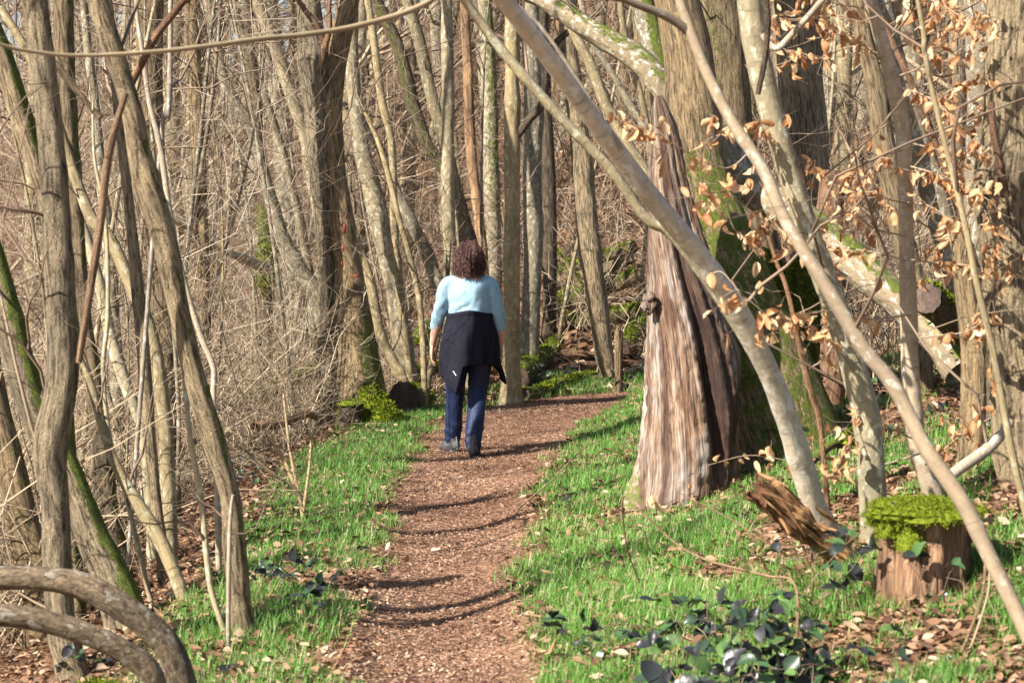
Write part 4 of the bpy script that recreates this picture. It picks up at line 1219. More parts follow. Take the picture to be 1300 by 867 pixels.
X, Y = sample(95000, 5.4, 20, fl, fr, 1.1)
d, s, hw_ = path_coord(X, Y); e = d - hw_
g_ = ((s < 0) & (e < .7)) | ((s > 0) & (e < 1.0)); m_ = ((e > -.05) & (rng.random(len(X)) < np.where(g_, .75, 1.0))) | (rng.random(len(X)) < .03 + .35 * np.exp(np.minimum(e, 0) / .09))
o = scatter('leaf_litter', X[m_], Y[m_], .025, .06, .6, M_LITTER, .38, .25, 4); tag(o, 'brown dead leaves covering the wood floor beside the path', 'leaf litter')
X, Y = sample(42000, 19, 60, fl, fr, 1.3)
d, s, hw_ = path_coord(X, Y); m_ = d - hw_ > .1
o = scatter('leaf_litter', X[m_], Y[m_], .07, .17, .6, M_LITTER, .45, .25, 3); tag(o, 'dead leaves carpeting the floor of the far wood', 'leaf litter')
# chips on the path
pi = rng.integers(0, len(pc), 105000)
w_ = (pc[pi, 2] * .5 + .10) * np.clip(rng.normal(size=len(pi)) * .55, -1.25, 1.25)
X = pc[pi, 0] + nrm2[pi, 0] * w_ + rng.normal(size=len(pi)) * .02; Y = pc[pi, 1] + nrm2[pi, 1] * w_ + rng.normal(size=len(pi)) * .04
m_ = (Y > 5.2) & (X < 3.5)
o = scatter('bark_chips', X[m_], Y[m_], .006, .026, .40, M_CHIPS, .28, .2, 3, raise_path=True, dz=.002); tag(o, 'bark chips and leaf scraps strewn on the path', 'bark chips')

def grass(name, X, Y, hmin, hmax, mat, label):
    n = len(X)
    z = H(X, Y) - .01
    a = rng.uniform(0, 6.28, n)
    lean = rng.uniform(.1, .75, n)
    ax = np.stack([np.cos(a) * lean, np.sin(a) * lean, np.ones(n)], -1)
    nr = np.stack([-np.cos(a), -np.sin(a), lean], -1)
    m = MB()
    patch = n2(X, Y, 2.2, 40)
    L = rng.uniform(hmin, hmax, n) * (.25 + 1.5 * patch)
    wv = .0022 + .00026 * Y
    rows = 4
    t = np.linspace(0, 1, rows)
    axn = norm(ax); sd = norm(np.cross(axn, nr)); nn = np.cross(sd, axn)
    cur = rng.uniform(.0, .55, n)
    mid = np.stack([X, Y, z], -1)[:, None] + axn[:, None] * (L[:, None] * t)[..., None] - nn[:, None] * (L[:, None] * cur[:, None] * t * t)[..., None]
    hwid = (wv[:, None] * (1 - t ** 1.6) * .5 + .0002)[..., None]
    V = np.stack([mid - sd[:, None] * hwid, mid + sd[:, None] * hwid], 2)
    idx = np.arange(n * rows * 2).reshape(n, rows, 2)
    Qd = np.stack([idx[:, :-1, 0], idx[:, :-1, 1], idx[:, 1:, 1], idx[:, 1:, 0]], -1).reshape(-1, 4)
    tn = np.clip(.25 + .5 * n2(X, Y, .9, 44) + rng.normal(size=n) * .17, 0, .92)
    tn = np.where(rng.random(n) < .16, 1.0, tn)
    m.add(V, Qd, tint=np.repeat(tn, rows * 2))
    o = m.build(name, mat)
    tag(o, label, 'grass', kind='stuff')
# left verge
X, Y = sample(190000, 5.6, 20, lambda Y: -2.6 + 0 * Y, lambda Y: -.4 + 0 * Y, 1.05)
d, s, hw_ = path_coord(X, Y); e = d - hw_
pn = n2(X, Y, 2.6, 50)
dens = sstep(-.06, .12, e + (pn - .5) * .75) * (1 - sstep(.5, .95, e + (n2(X, Y, 1.2, 52) - .5) * .6)) * sstep(.24, .42, pn + .03)
m_ = (s < 0) & (rng.random(len(X)) < dens)
grass('grass', X[m_], Y[m_], .03, .10, M_GRASS, 'bright green grass verge left of the path')
# right bank
X, Y = sample(480000, 5.4, 19.5, lambda Y: -.2 + 0 * Y, lambda Y: np.minimum(.27 * Y + .9, 3.9), 1.15)
d, s, hw_ = path_coord(X, Y); e = d - hw_
pn = n2(X, Y, 1.5, 60)
pq = n2(X, Y, 4.5, 61)
dens = sstep(-.05, .15, e + (pq - .5) * .6 + (pn - .5) * .4) * sstep(.435, .575, pn * .6 + pq * .4 + .05 * np.exp(-e) + .05 * np.exp(-((X - .7) / .8) ** 2 - ((Y - 10) / 2.5) ** 2) - .05 * sstep(1.2, 2.5, e)) 
m_ = (s > 0) & (rng.random(len(X)) < dens * .85)
grass('grass', X[m_], Y[m_], .03, .105, M_GRASS, 'bright green grass growing in patches on the bank right of the path')
X, Y = sample(60000, 17.5, 23.5, lambda Y: -1.6 + 0 * Y, lambda Y: 2.2 + 0 * Y)
d, s, hw_ = path_coord(X, Y); e = d - hw_
pn = n2(X, Y, 2.0, 70)
m_ = (s < 0) & (rng.random(len(X)) < sstep(0, .1, e) * (1 - sstep(.5, 1.0, e)) * sstep(.34, .48, pn))
grass('grass', X[m_], Y[m_], .05, .12, M_GRASS, 'sparse green grass along the far side of the path bend')

# ------------------------------------------------------------------ dry beech leaves on the saplings
def leafy_twig(parent, trace, Y0, Y1, nl=16, side=5, r=.0045):
    p = np.array([tuple(float(v) for v in a.split(',')) for a in trace.split()])
    Ys = np.linspace(Y0, Y1, len(p))
    c = catmull(P(p[:, 0], p[:, 1], Ys), 24)
    m = MB()
    R = r * (1 - .7 * np.linspace(0, 1, 24))
    add_twigs(m, c[None], R[None], 5, np.array([.7]))
    i = rng.integers(5, 24, side)
    tg_ = norm(np.gradient(c, axis=0))
    Pt, R2 = twig_batch(c[i], norm(tg_[i] + rng.normal(size=(side, 3)) * .7), rng.uniform(.08, .28, side), np.full(side, .0022), 5, .25, -.1)
    add_twigs(m, Pt, R2, 3, np.full(side, .6))
    m.build('twig', M_TWIGRED, parent)
    nl = int(nl * 1.6)
    pos = np.vstack([c[rng.integers(6, 24, nl // 2)], Pt[rng.integers(0, side, nl - nl // 2), rng.integers(1, 5, nl - nl // 2)]])
    # clustered in small groups
    n = len(pos)
    ax = rng.normal(size=(n, 3)) * .42; ax[:, 2] -= .85
    L = rng.uniform(.03, .068, n)
    lm = MB()
    leaf_geo(lm, pos + rng.normal(size=(n, 3)) * .012, ax, rng.normal(size=(n, 3)), L, L * rng.uniform(.38, .58, n), rng.normal(size=n) * .5, rng.uniform(.5, 2.2, n), 8, crinkle=.045)
    lm.build('dry_leaves', M_BEECHLEAF, parent)
yel = find('smooth yellow-grey beech'); sil = find('upright silver grey'); arch = find('pale smooth beech'); pink = find('thin pinkish')
for tr in ["1000,215 960,190 924,214 874,194 827,167 775,148", "1035,300 1000,290 960,275 930,250 895,235", "990,180 960,165 930,160 905,180", "1010,240 985,270 950,300 930,290", "1085,470 1050,430 1010,410 960,400"]:
    leafy_twig(yel, tr, 8.0, 7.5, 20, 6)
for tr in ["1150,258 1120,251 1067,234 1017,200", "1152,331 1107,320 1044,310 1000,298", "1156,330 1200,335 1228,337 1258,345", "1150,257 1180,262 1214,284 1240,290",
           "1132,100 1170,85 1200,60 1240,30", "1140,140 1180,130 1215,110 1250,90", "1130,90 1100,60 1060,35 1010,12", "1147,180 1190,190 1230,200 1258,190", "1110,20 1090,10 1060,5 1030,-10",
           "1150,230 1200,225 1240,250 1255,280", "1157,400 1100,405 1050,395 1010,400", "1157,430 1200,425 1230,420 1255,400", "1170,575 1120,590 1060,600 1000,585 950,578 900,590",
           "1165,560 1130,545 1090,550 1070,580", "1140,150 1110,170 1080,210 1060,250", "1175,590 1210,560 1235,540 1250,500", "1150,300 1110,290 1080,270 1040,280", "1130,70 1160,40 1190,20 1230,5", "1108,30 1060,20 1000,25 950,15", "1120,70 1080,60 1040,75 1010,70", "1135,110 1170,120 1200,140 1215,165", "1112,10 1160,-5 1210,15 1250,50", "1150,210 1185,220 1215,235 1245,230", "1148,190 1120,200 1095,230 1085,260"]:
    leafy_twig(sil, tr, 8.4, 7.6 + .9 * rng.random(), 20, 6)
for tr in ["1161,114 1190,100 1220,70 1260,60", "1194,200 1215,170 1240,150 1250,130", "1224,290 1200,300 1180,330 1170,350", "1130,45 1150,20 1180,0 1200,-20"]:
    leafy_twig(pink, tr, 8.8, 8.6, 14, 5)
leafy_twig(arch, "900,350 915,345 930,360 940,375", 7.2, 7.1, 8, 3, .003)

# ------------------------------------------------------------------ brambles
def bramble(px, py, Y, h, spread, nst, nl, label, lsz=.06, stemtr=None):
    x, y, z = P(px, py, Y)
    gz = float(H(x, y))
    rt = empty('bramble_plant', (x, y, gz), label, 'bramble')
    sm = MB(); lm = MB()
    d = rng.normal(size=(nst, 3)) * .7; d[:, 2] = np.abs(d[:, 2]) * .5 + .8
    Pt, R = twig_batch(np.tile([x, y, gz - .02], (nst, 1)) + rng.normal(size=(nst, 3)) * [.04, .04, 0], d, h * 1.25 * rng.uniform(.7, 1.4, nst), np.full(nst, .0032), 9, .3, -.3)
    add_twigs(sm, Pt, R, 5, np.full(nst, .3))
    k_ = 2.4 if (py > 750 and 820 < px < 1050) else 1.3
    nl = int(nl * k_); lsz *= 1.08
    ids = rng.integers(0, nst, nl); ii = rng.integers(3, 9, nl)
    p = Pt[ids, ii]
    pd = rng.normal(size=(nl, 3)) * .8; pd[:, 2] += .35
    Pp, Rp = twig_batch(p, pd, rng.uniform(.03, .08, nl), np.full(nl, .0014), 3, .1, 0)
    add_twigs(sm, Pp, Rp, 3, np.full(nl, .2))
    for q in range(3):                                        # three leaflets
        a0 = (q - 1) * 1.15
        t = norm(Pp[:, -1] - Pp[:, -2]); sd = norm(np.cross(t, [0, 0, 1.0])); 
        ax = t * math.cos(a0) + sd * math.sin(a0) + rng.normal(size=(nl, 3)) * .15; ax[:, 2] -= .25
        nr = rng.normal(size=(nl, 3)) * .35; nr[:, 2] += 1; nr[:, 1] -= .35
        L = lsz * rng.uniform(.7, 1.25, nl) * (1.0 if q == 1 else .8)
        leaf_geo(lm, Pp[:, -1], ax, nr, L, L * rng.uniform(.6, .8, nl), -rng.uniform(0, .5, nl), rng.uniform(.1, .8, nl), 8, rng.random(nl), crinkle=.03)
    sm.build('stems', M_TWIGRED, rt); lm.build('leaves', M_BRAMBLE, rt)
    return rt
# (px, py of the foot, distance): py only sets the height the plant stands at; the foot goes to the ground there
for a in [(930, 860, 6.0, .34, 1, 6, 13, 'largest dark bramble plant in the lower right foreground below the rotten log', .072),
          (985, 820, 6.5, .36, 1, 5, 9, 'dark leafed bramble plant between the largest bramble and the moss-capped stump', .066),
          (900, 770, 7.2, .32, 1, 4, 7, 'bramble plant with upright dark leaves left of the rotten log', .06),
          (855, 840, 6.4, .22, 1, 4, 6, 'low purple-leafed bramble plant left of the largest bramble', .052),
          (755, 800, 7.3, .24, 1, 4, 6, 'small bramble plant in the grass right of the path, bluish leaves held flat', .052),
          (780, 870, 6.2, .20, 1, 4, 6, 'bramble plant at the bottom edge with dark dangling leaves', .05),
          (665, 875, 6.3, .14, 1, 3, 3, 'bramble sprig at the bottom edge just right of the path', .05),
          (1040, 760, 7.4, .36, 1, 4, 6, 'bramble plant with big dark leaves in front of the rotten log foot', .066),
          (1190, 740, 7.0, .30, 1, 4, 5, 'bramble plant growing against the front of the moss-capped stump', .056),
          (1060, 850, 6.1, .20, 1, 3, 4, 'low bramble plant in the grass below the moss-capped stump', .052),
          (1120, 830, 6.4, .16, 1, 3, 3, 'tiny bramble plant in the grass below the moss-capped stump, near the whip stems', .045),
          (820, 800, 6.9, .26, 1, 4, 7, 'bramble plant of purple-black leaves midway between the bluish and the upright-leafed brambles', .05),
          (960, 790, 6.2, .30, 1, 5, 8, 'tall bramble plant directly below the rotten log, its leaves overlapping', .06),
          (870, 880, 5.8, .22, 1, 4, 7, 'bramble plant at the bottom edge left of the largest bramble, pale green tips', .055),
          (1000, 870, 5.8, .24, 1, 4, 7, 'bramble plant at the bottom edge right of the largest bramble', .055),
          (710, 760, 7.8, .16, 1, 3, 4, 'tiny bramble sprig in the grass nearest the right path edge', .042),
          (375, 800, 8.4, .24, 1, 4, 8, 'bramble plant in the left verge beside the foot of the leaning furrowed tree', .05),
          (395, 730, 9.6, .16, 1, 3, 4, 'small bramble plant farther along the left verge, on the path side', .042),
          (340, 770, 9.0, .22, 1, 4, 8, 'bramble clump behind the foot of the leaning furrowed tree', .05),
          (280, 858, 7.2, .14, 1, 3, 3, 'bramble sprig with one big dark leaf right of the arching stems', .06),
          (60, 850, 7.6, .22, 1, 5, 9, 'bramble clump under the arching stems at the lower left', .045),
          (725, 640, 11.5, .16, 1, 4, 8, 'small dark bramble patch at the right path edge left of the split tree', .045),
          (1110, 520, 11.0, .34, 1, 5, 9, 'green bramble clump behind the yellow-grey beech stem', .055),
          (1050, 540, 11.4, .30, 1, 5, 8, 'green bramble clump at the foot of the mossy dead stump', .05),
          (1190, 500, 10.6, .30, 1, 5, 8, 'green bramble clump beside the dark upright stub', .05),
          (340, 610, 13.5, .3, 1, 4, 8, 'leafy bramble clump in the scrub at the edge of the left verge', .05),
          (800, 440, 20.0, .5, 1, 5, 12, 'ivy-like bramble climbing beside the split tree near the log pile', .07),
          (690, 480, 21.0, .3, 1, 4, 9, 'bramble trailing over the mossy log right of the walker', .06)]:
    bramble(a[0], a[1], a[2], a[3], a[4], a[5], a[6], a[7], a[8])

def cane(label, trace, Y0, Y1, r, mat=B_TAN):
    p = np.array([tuple(float(v) for v in a.split(',')) for a in trace.split()])
    c = P(p[:, 0], p[:, 1], np.linspace(Y0, Y1, len(p)))
    g = float(H(c[0, 0], c[0, 1]))
    c = np.vstack([[c[0, 0], c[0, 1], min(g, c[0, 2]) - .05], c])
    rt = empty('bramble_cane', (c[0, 0], c[0, 1], g), label, 'bramble cane')
    m = MB(); sp = np.column_stack([c, np.linspace(r, r * .5, len(c))])
    trunk_geo(m, sp, 1.0); m.build('stem', mat, rt)
cane('long tan cane arching over the grass toward the split tree, above the brambles', "1010,745 970,730 902,712 860,691 820,655 792,631 795,690 812,740", 6.9, 8.0, .0055, B_BARE)
cane('upper tan cane slanting down right from the foot of the split tree', "1030,700 1000,695 970,687 930,660 890,640 860,624", 7.4, 9.0, .005, B_RED)
cane('bundle of pale whips hanging from the moss-capped stump down to the bottom edge', "1205,870 1232,800 1248,750 1250,700 1240,650 1228,630", 6.2, 6.6, .0075, B_BARE)
cane('second pale whip beside the hanging bundle at the lower right', "1212,872 1240,800 1256,740 1248,690 1236,645", 6.15, 6.6, .005, B_TAN)
cane('dead twig lying in the grass below the foot of the leaning furrowed tree', "345,800 365,808 400,795 432,770", 7.9, 8.2, .005, B_TAN)
cane('dry twig lying across the path edge below the split tree', "660,645 700,610 740,570 770,555", 11.6, 14.0, .006, B_TAN)
# small shrub on the left verge
tree_l = [("385,672,7 383,640,7 372,610,6 358,580,5 340,555,4", 11.2, 11.3, 'T'), ("384,660,5 392,600,4 396,550,3", 11.2, 11.2, 'T'), ("383,645,5 368,570,4 360,500,3", 11.2, 11.3, 'T'), ("378,625,4 345,600,4 310,570,3", 11.2, 11.1, 'T')]
tree('small bare tan shrub of a few shoots in the grass left of the path', tree_l, Y=11.2, name='shrub', cat='shrub', shoots=6, slen=(.2, .6), srad=.003, ext=0)

# ------------------------------------------------------------------ the walker
def solid_tube(mb, pts, k=20):
    """rounded closed tube through (x,y,z,r[,ry]) points"""
    p = np.array(pts, float)
    c = catmull(p, max(8, len(p) * 7))
    t0 = norm(c[0, :3] - c[1, :3]); t1 = norm(c[-1, :3] - c[-2, :3])
    pre = [[*(c[0, :3] + t0 * c[0, 3] * math.sin(a)), c[0, 3] * max(math.cos(a), .02)] for a in (1.5, 1.1, .7, .35)]
    post = [[*(c[-1, :3] + t1 * c[-1, 3] * math.sin(a)), c[-1, 3] * max(math.cos(a), .02)] for a in (.35, .7, 1.1, 1.5)]
    c = np.vstack([pre, c, post])
    V, Q, bk = tube_geo(c[None, :, :3], c[None, :, 3], k)
    cap = [[i for i in range(k)]]
    n = len(c)
    T = [[0, i + 1, i] for i in range(1, k - 1)] + [[(n - 1) * k, (n - 1) * k + i, (n - 1) * k + i + 1] for i in range(1, k - 1)]
    mb.add(V, Q, T)

def ell_loft(mb, secs, k=40, cap=True):
    """closed loft of ellipses (z, cx, cy, rx, ry)"""
    s = np.array(secs, float)
    c = catmull(np.column_stack([s[:, 1], s[:, 2], s[:, 0], s[:, 3], s[:, 4]]), len(s) * 7)
    a = np.arange(k) * 2 * math.pi / k
    V = np.stack([c[:, 0:1] + c[:, 3:4] * np.cos(a), c[:, 1:2] + c[:, 4:5] * np.sin(a), np.broadcast_to(c[:, 2:3], (len(c), k))], -1)
    idx = np.arange(len(c) * k).reshape(len(c), k)
    Q = np.stack([idx[:-1], np.roll(idx[:-1], -1, 1), np.roll(idx[1:], -1, 1), idx[1:]], -1).reshape(-1, 4)
    n = len(c)
    T = [[0, i + 1, i] for i in range(1, k - 1)] + [[(n - 1) * k, (n - 1) * k + i, (n - 1) * k + i + 1] for i in range(1, k - 1)] if cap else None
    mb.add(V, Q, T)

def remeshed(mb, name, vox, mat, parent, smooth=4, disp=None):
    V = np.concatenate(mb.v); F = []
    if mb.q: F.append(np.concatenate(mb.q))
    if mb.t: F.append(np.concatenate(mb.t))
    me = make_mesh(name, V, F)
    ob = link(bpy.data.objects.new(name, me))
    r = ob.modifiers.new('r', 'REMESH'); r.mode = 'VOXEL'; r.voxel_size = vox; r.use_smooth_shade = True
    s = ob.modifiers.new('s', 'SMOOTH'); s.factor = .5; s.iterations = smooth
    dg = bpy.context.evaluated_depsgraph_get()
    nm = bpy.data.meshes.new_from_object(ob.evaluated_get(dg))
    ob.modifiers.clear()
    ob.data = nm; bpy.data.meshes.remove(me); nm.name = name
    n = len(nm.vertices)
    co = np.empty(n * 3, np.float32); nm.vertices.foreach_get('co', co); co = co.reshape(-1, 3).astype(float)
    if disp is not None:
        no = np.empty(n * 3, np.float32); nm.vertices.foreach_get('normal', no); no = no.reshape(-1, 3)
        co = disp(co, no)
        nm.vertices.foreach_set('co', co.astype(np.float32).ravel())
    nm.polygons.foreach_set('use_smooth', np.ones(len(nm.polygons), bool))
    nm.materials.clear(); nm.materials.append(mat); nm.update()
    ob.parent = parent
    return ob

def walker():
    Yw = 15.0
    o0 = P(592, 575, Yw)
    gz = float(H(o0[0], Yw)) + .014
    rt = empty('person', (o0[0], Yw, gz), 'person walking away in a light blue top, dark jacket tied at the waist', 'person')
    skin = plain('skin', (.55, .31, .22), .5, .4, None, .08)
    # --- body, one continuous mesh
    m = MB()
    ell_loft(m, [(.80, .03, 0, .15, .12), (.92, .035, 0, .19, .135), (1.05, .04, 0, .17, .12), (1.18, .032, 0, .175, .115), (1.30, .025, 0, .16, .10), (1.36, .025, 0, .08, .07)])
    solid_tube(m, [(.025, 0, 1.32, .058), (.025, .01, 1.40, .052), (.025, .02, 1.45, .055)])
    ell_loft(m, [(1.385, .025, .06, .045, .05), (1.42, .025, .045, .066, .085), (1.47, .025, .03, .076, .098), (1.53, .025, .025, .078, .10), (1.58, .025, .02, .066, .085), (1.605, .025, .02, .03, .04)])
    solid_tube(m, [(.025, .115, 1.505, .012), (.025, .132, 1.48, .017), (.025, .125, 1.468, .014)], 10)      # nose
    for s in (-1, 1):
        solid_tube(m, [(.025 + s * .080, .02, 1.475, .014), (.025 + s * .086, .012, 1.50, .018)], 10)     # ears
    solid_tube(m, [(.002, .118, 1.432, .008), (.025, .124, 1.432, .009), (.048, .118, 1.432, .008)], 8)   # lips
    # legs
    solid_tube(m, [(-.065, 0, .86, .10), (-.085, .07, .66, .085), (-.10, .15, .46, .062), (-.112, .17, .28, .055), (-.118, .17, .10, .042), (-.15, .26, .05, .035)])
    solid_tube(m, [(.125, 0, .86, .10), (.115, .03, .66, .085), (.09, .03, .46, .062), (.075, -.07, .28, .055), (.065, -.18, .10, .042), (.065, -.06, .05, .035)])
    # arms: left bare below the elbow, hand relaxed
    solid_tube(m, [(-.155, 0, 1.275, .055), (-.205, -.01, 1.14, .048), (-.245, -.005, 1.0, .042), (-.275, .02, .90, .036), (-.292, .05, .825, .027)])
    solid_tube(m, [(.20, 0, 1.275, .055), (.25, -.01, 1.14, .048), (.285, .0, 1.0, .042), (.298, .05, .90, .036), (.297, .10, .825, .027)])
    for s, wx, wy in ((-1, -.292, .05), (1, .297, .10)):
        # palm hangs below the wrist, thumb toward the front
        ell_loft(m, [(.83, wx, wy, .020, .026), (.80, wx + s * .004, wy + .004, .019, .036), (.765, wx + s * .006, wy + .008, .019, .042), (.735, wx + s * .005, wy + .010, .015, .038)], 20)
        for f, (dy, L) in enumerate([(.034, .070), (.012, .080), (-.010, .074), (-.030, .058)]):
            a = (wx + s * .005, wy + .010 + dy, .745)
            solid_tube(m, [(*a, .0095), (a[0] + s * .002, a[1] + .002, a[2] - L * .45, .0088), (a[0] - s * .012, a[1] + .004, a[2] - L * .8, .0080), (a[0] - s * .026, a[1] + .005, a[2] - L, .0065)], 8)
        solid_tube(m, [(wx, wy + .030, .795, .012), (wx - s * .008, wy + .058, .765, .0105), (wx - s * .014, wy + .066, .735, .0085)], 8)
    remeshed(m, 'body', .005, skin, rt, 3)
    eyes = plain('eye', (.75, .73, .70), .2, .5); 
    for s in (-1, 1):
        e = MB(); V, Q, d = blob_geo((.025 + s * .033, .108, 1.503), .012, .012, .010, 16, 10, 0); e.add(V, Q); eo = e.build('eye', eyes, None); eo.parent = rt
    # --- trousers
    navy = plain('navy_trousers', (.008, .016, .056), .62, .35, (18, .006, (1, 1, .45)), .12)
    m = MB()
    ell_loft(m, [(.70, .03, 0, .16, .12), (.80, .03, -.005, .185, .135), (.90, .035, -.01, .205, .145), (1.03, .04, 0, .185, .125)])
    L_ = [(-.065, -.01, .84, .115), (-.085, .06, .66, .098), (-.10, .14, .46, .082), (-.112, .165, .30, .076), (-.117, .17, .16, .073), (-.119, .172, .115, .070)]
    R_ = [(.125, -.01, .84, .118), (.118, .025, .66, .102), (.098, .03, .46, .085), (.082, -.06, .30, .078), (.068, -.15, .15, .076), (.066, -.172, .10, .072)]
    solid_tube(m, L_, 26); solid_tube(m, R_, 26)
    def wr(co, no):
        f = fbm(co * np.array([16, 16, 9]) + 3, 3, 71) - .5
        z = co[:, 2]
        bunch = (np.exp(-((z - .15) / .07) ** 2) + .7 * np.exp(-((z - .47) / .09) ** 2) + .35)
        g = np.sin(z * 95 + co[:, 0] * 22 + 5 * vnoise(co * 9, 3)) * .5
        co = co + no * ((f * .030 + g * .006 * np.exp(-((z - .16) / .08) ** 2)) * bunch)[:, None]
        return co
    remeshed(m, 'trousers', .008, navy, rt, 3, wr)
    # --- shirt
    blue = plain('light_blue_cotton', (.235, .36, .44), .75, .25, (28, .003, (1, 1, .6)), .05, .1)
    m = MB()
    ell_loft(m, [(.98, .042, 0, .192, .135), (1.05, .042, 0, .192, .135), (1.13, .036, -.005, .195, .135), (1.21, .03, -.01, .20, .132), (1.275, .026, -.01, .19, .115), (1.32, .025, -.005, .135, .09), (1.345, .025, .0, .085, .075)])
    solid_tube(m, [(-.10, 0, 1.28, .075), (-.165, -.005, 1.265, .070), (-.205, -.012, 1.16, .063), (-.240, -.008, 1.04, .056), (-.262, .012, .965, .051)], 24)
    solid_tube(m, [(.15, 0, 1.28, .075), (.21, -.005, 1.265, .070), (.25, -.012, 1.16, .063), (.280, -.004, 1.04, .056), (.292, .02, .965, .051)], 24)
    def wr2(co, no):
        x, z = co[:, 0], co[:, 2]
        f = fbm(co * np.array([9, 9, 13]) + 7, 3, 77) - .5
        k = np.sin((z * 62 + np.abs(x - .03) * 40) + 7 * vnoise(co * 6, 5)) 
        diag = np.sin((x * 55 + z * 70) + 6 * vnoise(co * 5, 8))
        wst = np.exp(-((z - 1.10) / .07) ** 2)
        arm = (np.abs(x - .025) > .19) * 1.0
        amp = f * .010 * (1 - .6 * arm) + (fbm(np.column_stack([x * 14 + z * 9, co[:, 1] * 8, z * 14 - x * 12]), 3, 79) - .5) * .012 + .0045 * k * wst + .0035 * diag * arm * np.exp(-((z - 1.12) / .12) ** 2) 
        return co + no * amp[:, None]
    remeshed(m, 'shirt', .007, blue, rt, 14, wr2)
    # --- jacket tied round the waist
    jk = plain('dark_fleece', (.0095, .0095, .016), .95, .2, (60, .002, (1, 1, 1)), .25)
    k, n = 160, 46
    a = np.arange(k) * 2 * math.pi / k                # a = 0 points right, -pi/2 is the back (toward us)
    back = -np.sin(a)
    ca = np.cos(a)
    hem = np.interp(((a - math.pi / 2) % (2 * math.pi)), np.array([0, .6, 1.15, 1.5, 1.8, 2.1, 2.45, 2.68, 2.78, 2.9, 3.14, 3.9, 4.2, 4.45, 4.62, 4.8, 5.1, 5.6, 2 * math.pi]),
                    np.array([.78, .72, .66, .63, .595, .57, .51, .475, .56, .67, .685, .69, .685, .66, .57, .53, .60, .72, .78]))
    top = 1.075 + .012 * np.sin(a * 3)
    t = np.linspace(0, 1, n)[:, None]
    Z = top[None] * (1 - t) + hem[None] * t
    zz = np.clip((1.08 - Z) / .62, 0, 1.2)
    rx = .188 + .036 * sstep(0, .35, zz) + .025 * zz + .055 * np.exp(-(ca[None] - 1) ** 2 / .02) * sstep(.5, .95, zz)
    ry = .145 + .035 * sstep(0, .35, zz) + .03 * zz
    fold = np.sin(a * 9 + 2.2 * np.sin(a * 2.3) + 1.2 * t) * .017 * sstep(.05, .6, zz) + (fbm(np.stack([ca * 3 + 0 * t, np.sin(a) * 3 + 0 * t, Z * 4], -1), 3, 91) - .5) * .035
    cuffs = .010 * np.exp(-((t - .03) / .03) ** 2)
    rx = rx + fold + cuffs; ry = ry + fold + cuffs
    cx = .035 + 0 * zz; cy = -.005
    V = np.stack([cx + rx * ca, cy + ry * np.sin(a) + 0 * zz, Z], -1)
    idx = np.arange(n * k).reshape(n, k)
    Q = np.stack([idx[:-1], np.roll(idx[:-1], -1, 1), np.roll(idx[1:], -1, 1), idx[1:]], -1).reshape(-1, 4)
    me = make_mesh('jacket', V.reshape(-1, 3), [Q]); me.materials.append(jk)
    ob = link(bpy.data.objects.new('jacket', me)); ob.parent = rt
    so = ob.modifiers.new('thick', 'SOLIDIFY'); so.thickness = .009; so.offset = -1
    dg = bpy.context.evaluated_depsgraph_get()
    nm = bpy.data.meshes.new_from_object(ob.evaluated_get(dg)); ob.modifiers.clear(); ob.data = nm
    m = MB()                                                   # hem piping and back seam
    def ring_tube(i, r, off=.003):
        c = V[i] + norm(V[i] - V[i].mean(0)) * off
        c = np.vstack([c, c[:1]])
        g_ = tube_geo(c[None], np.full((1, k + 1), r), 5); m.add(g_[0], g_[1])
    ring_tube(n - 1, .005); ring_tube(4, .004); ring_tube(0, .005)
    for aa in (-1.25,):
        j = int(((aa) % (2 * math.pi)) / (2 * math.pi) * k)
        c = V[2:, j] + [0, -.002, 0]
        g_ = tube_geo(c[None], np.full((1, n - 2), .0028), 5); m.add(g_[0], g_[1])
    h = m.build('hem', jk, None); h.parent = ob
    m = MB()                                                   # sleeves knotted in front
    for s in (-1, 1):
        solid_tube(m, [(.035 + s * .17, .09, 1.05, .035), (.035 + s * .09, .165, 1.02, .036), (.035, .185, 1.0, .038), (.035 - s * .05, .19, .92, .036), (.035 - s * .07, .18, .78, .033)], 14)
    h = m.build('sleeves', jk, None); h.parent = ob
    m = MB()                                                   # pale care label in the left flap
    m.add(np.array([(-.105, -.205, .645), (-.078, -.21, .61), (-.083, -.21, .605), (-.111, -.203, .641), (-.105, -.197, .645), (-.078, -.202, .61), (-.083, -.202, .605), (-.111, -.195, .641)]), [[0, 1, 2, 3], [7, 6, 5, 4], [0, 4, 5, 1], [1, 5, 6, 2], [2, 6, 7, 3], [3, 7, 4, 0]])
    h = m.build('lining_edge', plain('lilac_lining', (.55, .52, .75), .7, .2), None, smooth=False); h.parent = ob
    # --- shoes
    gr = plain('grey_shoe', (.075, .075, .08), .7, .35, (60, .003, (1, 1, 1)), .35)
    dk = plain('shoe_rubber', (.03, .03, .033), .8, .3)
    lt = plain('shoe_trim', (.17, .175, .185), .6, .3)
    for (fx, fy, rot, zb) in ((-.125, .172, .5, .0), (.066, -.172, -.1, -.0)):
        def tr(pts):
            p = np.array(pts, float); c, s = math.cos(rot), math.sin(rot)
            return np.column_stack([fx + p[:, 0] * c - p[:, 1] * s, fy + p[:, 0] * s + p[:, 1] * c, zb + p[:, 2], *(p[:, 3:].T)])
        m = MB()
        solid_tube(m, tr([(0, -.055, .055, .042), (0, .0, .058, .046), (0, .07, .048, .044), (0, .14, .040, .042), (0, .185, .034, .034)]))
        solid_tube(m, tr([(0, -.03, .07, .046), (0, -.022, .105, .047), (0, -.02, .135, .046)]))
        sh = remeshed(m, 'shoe', .006, gr, rt, 2)
        zq = np.linspace(0, 2 * math.pi, 40, endpoint=False)
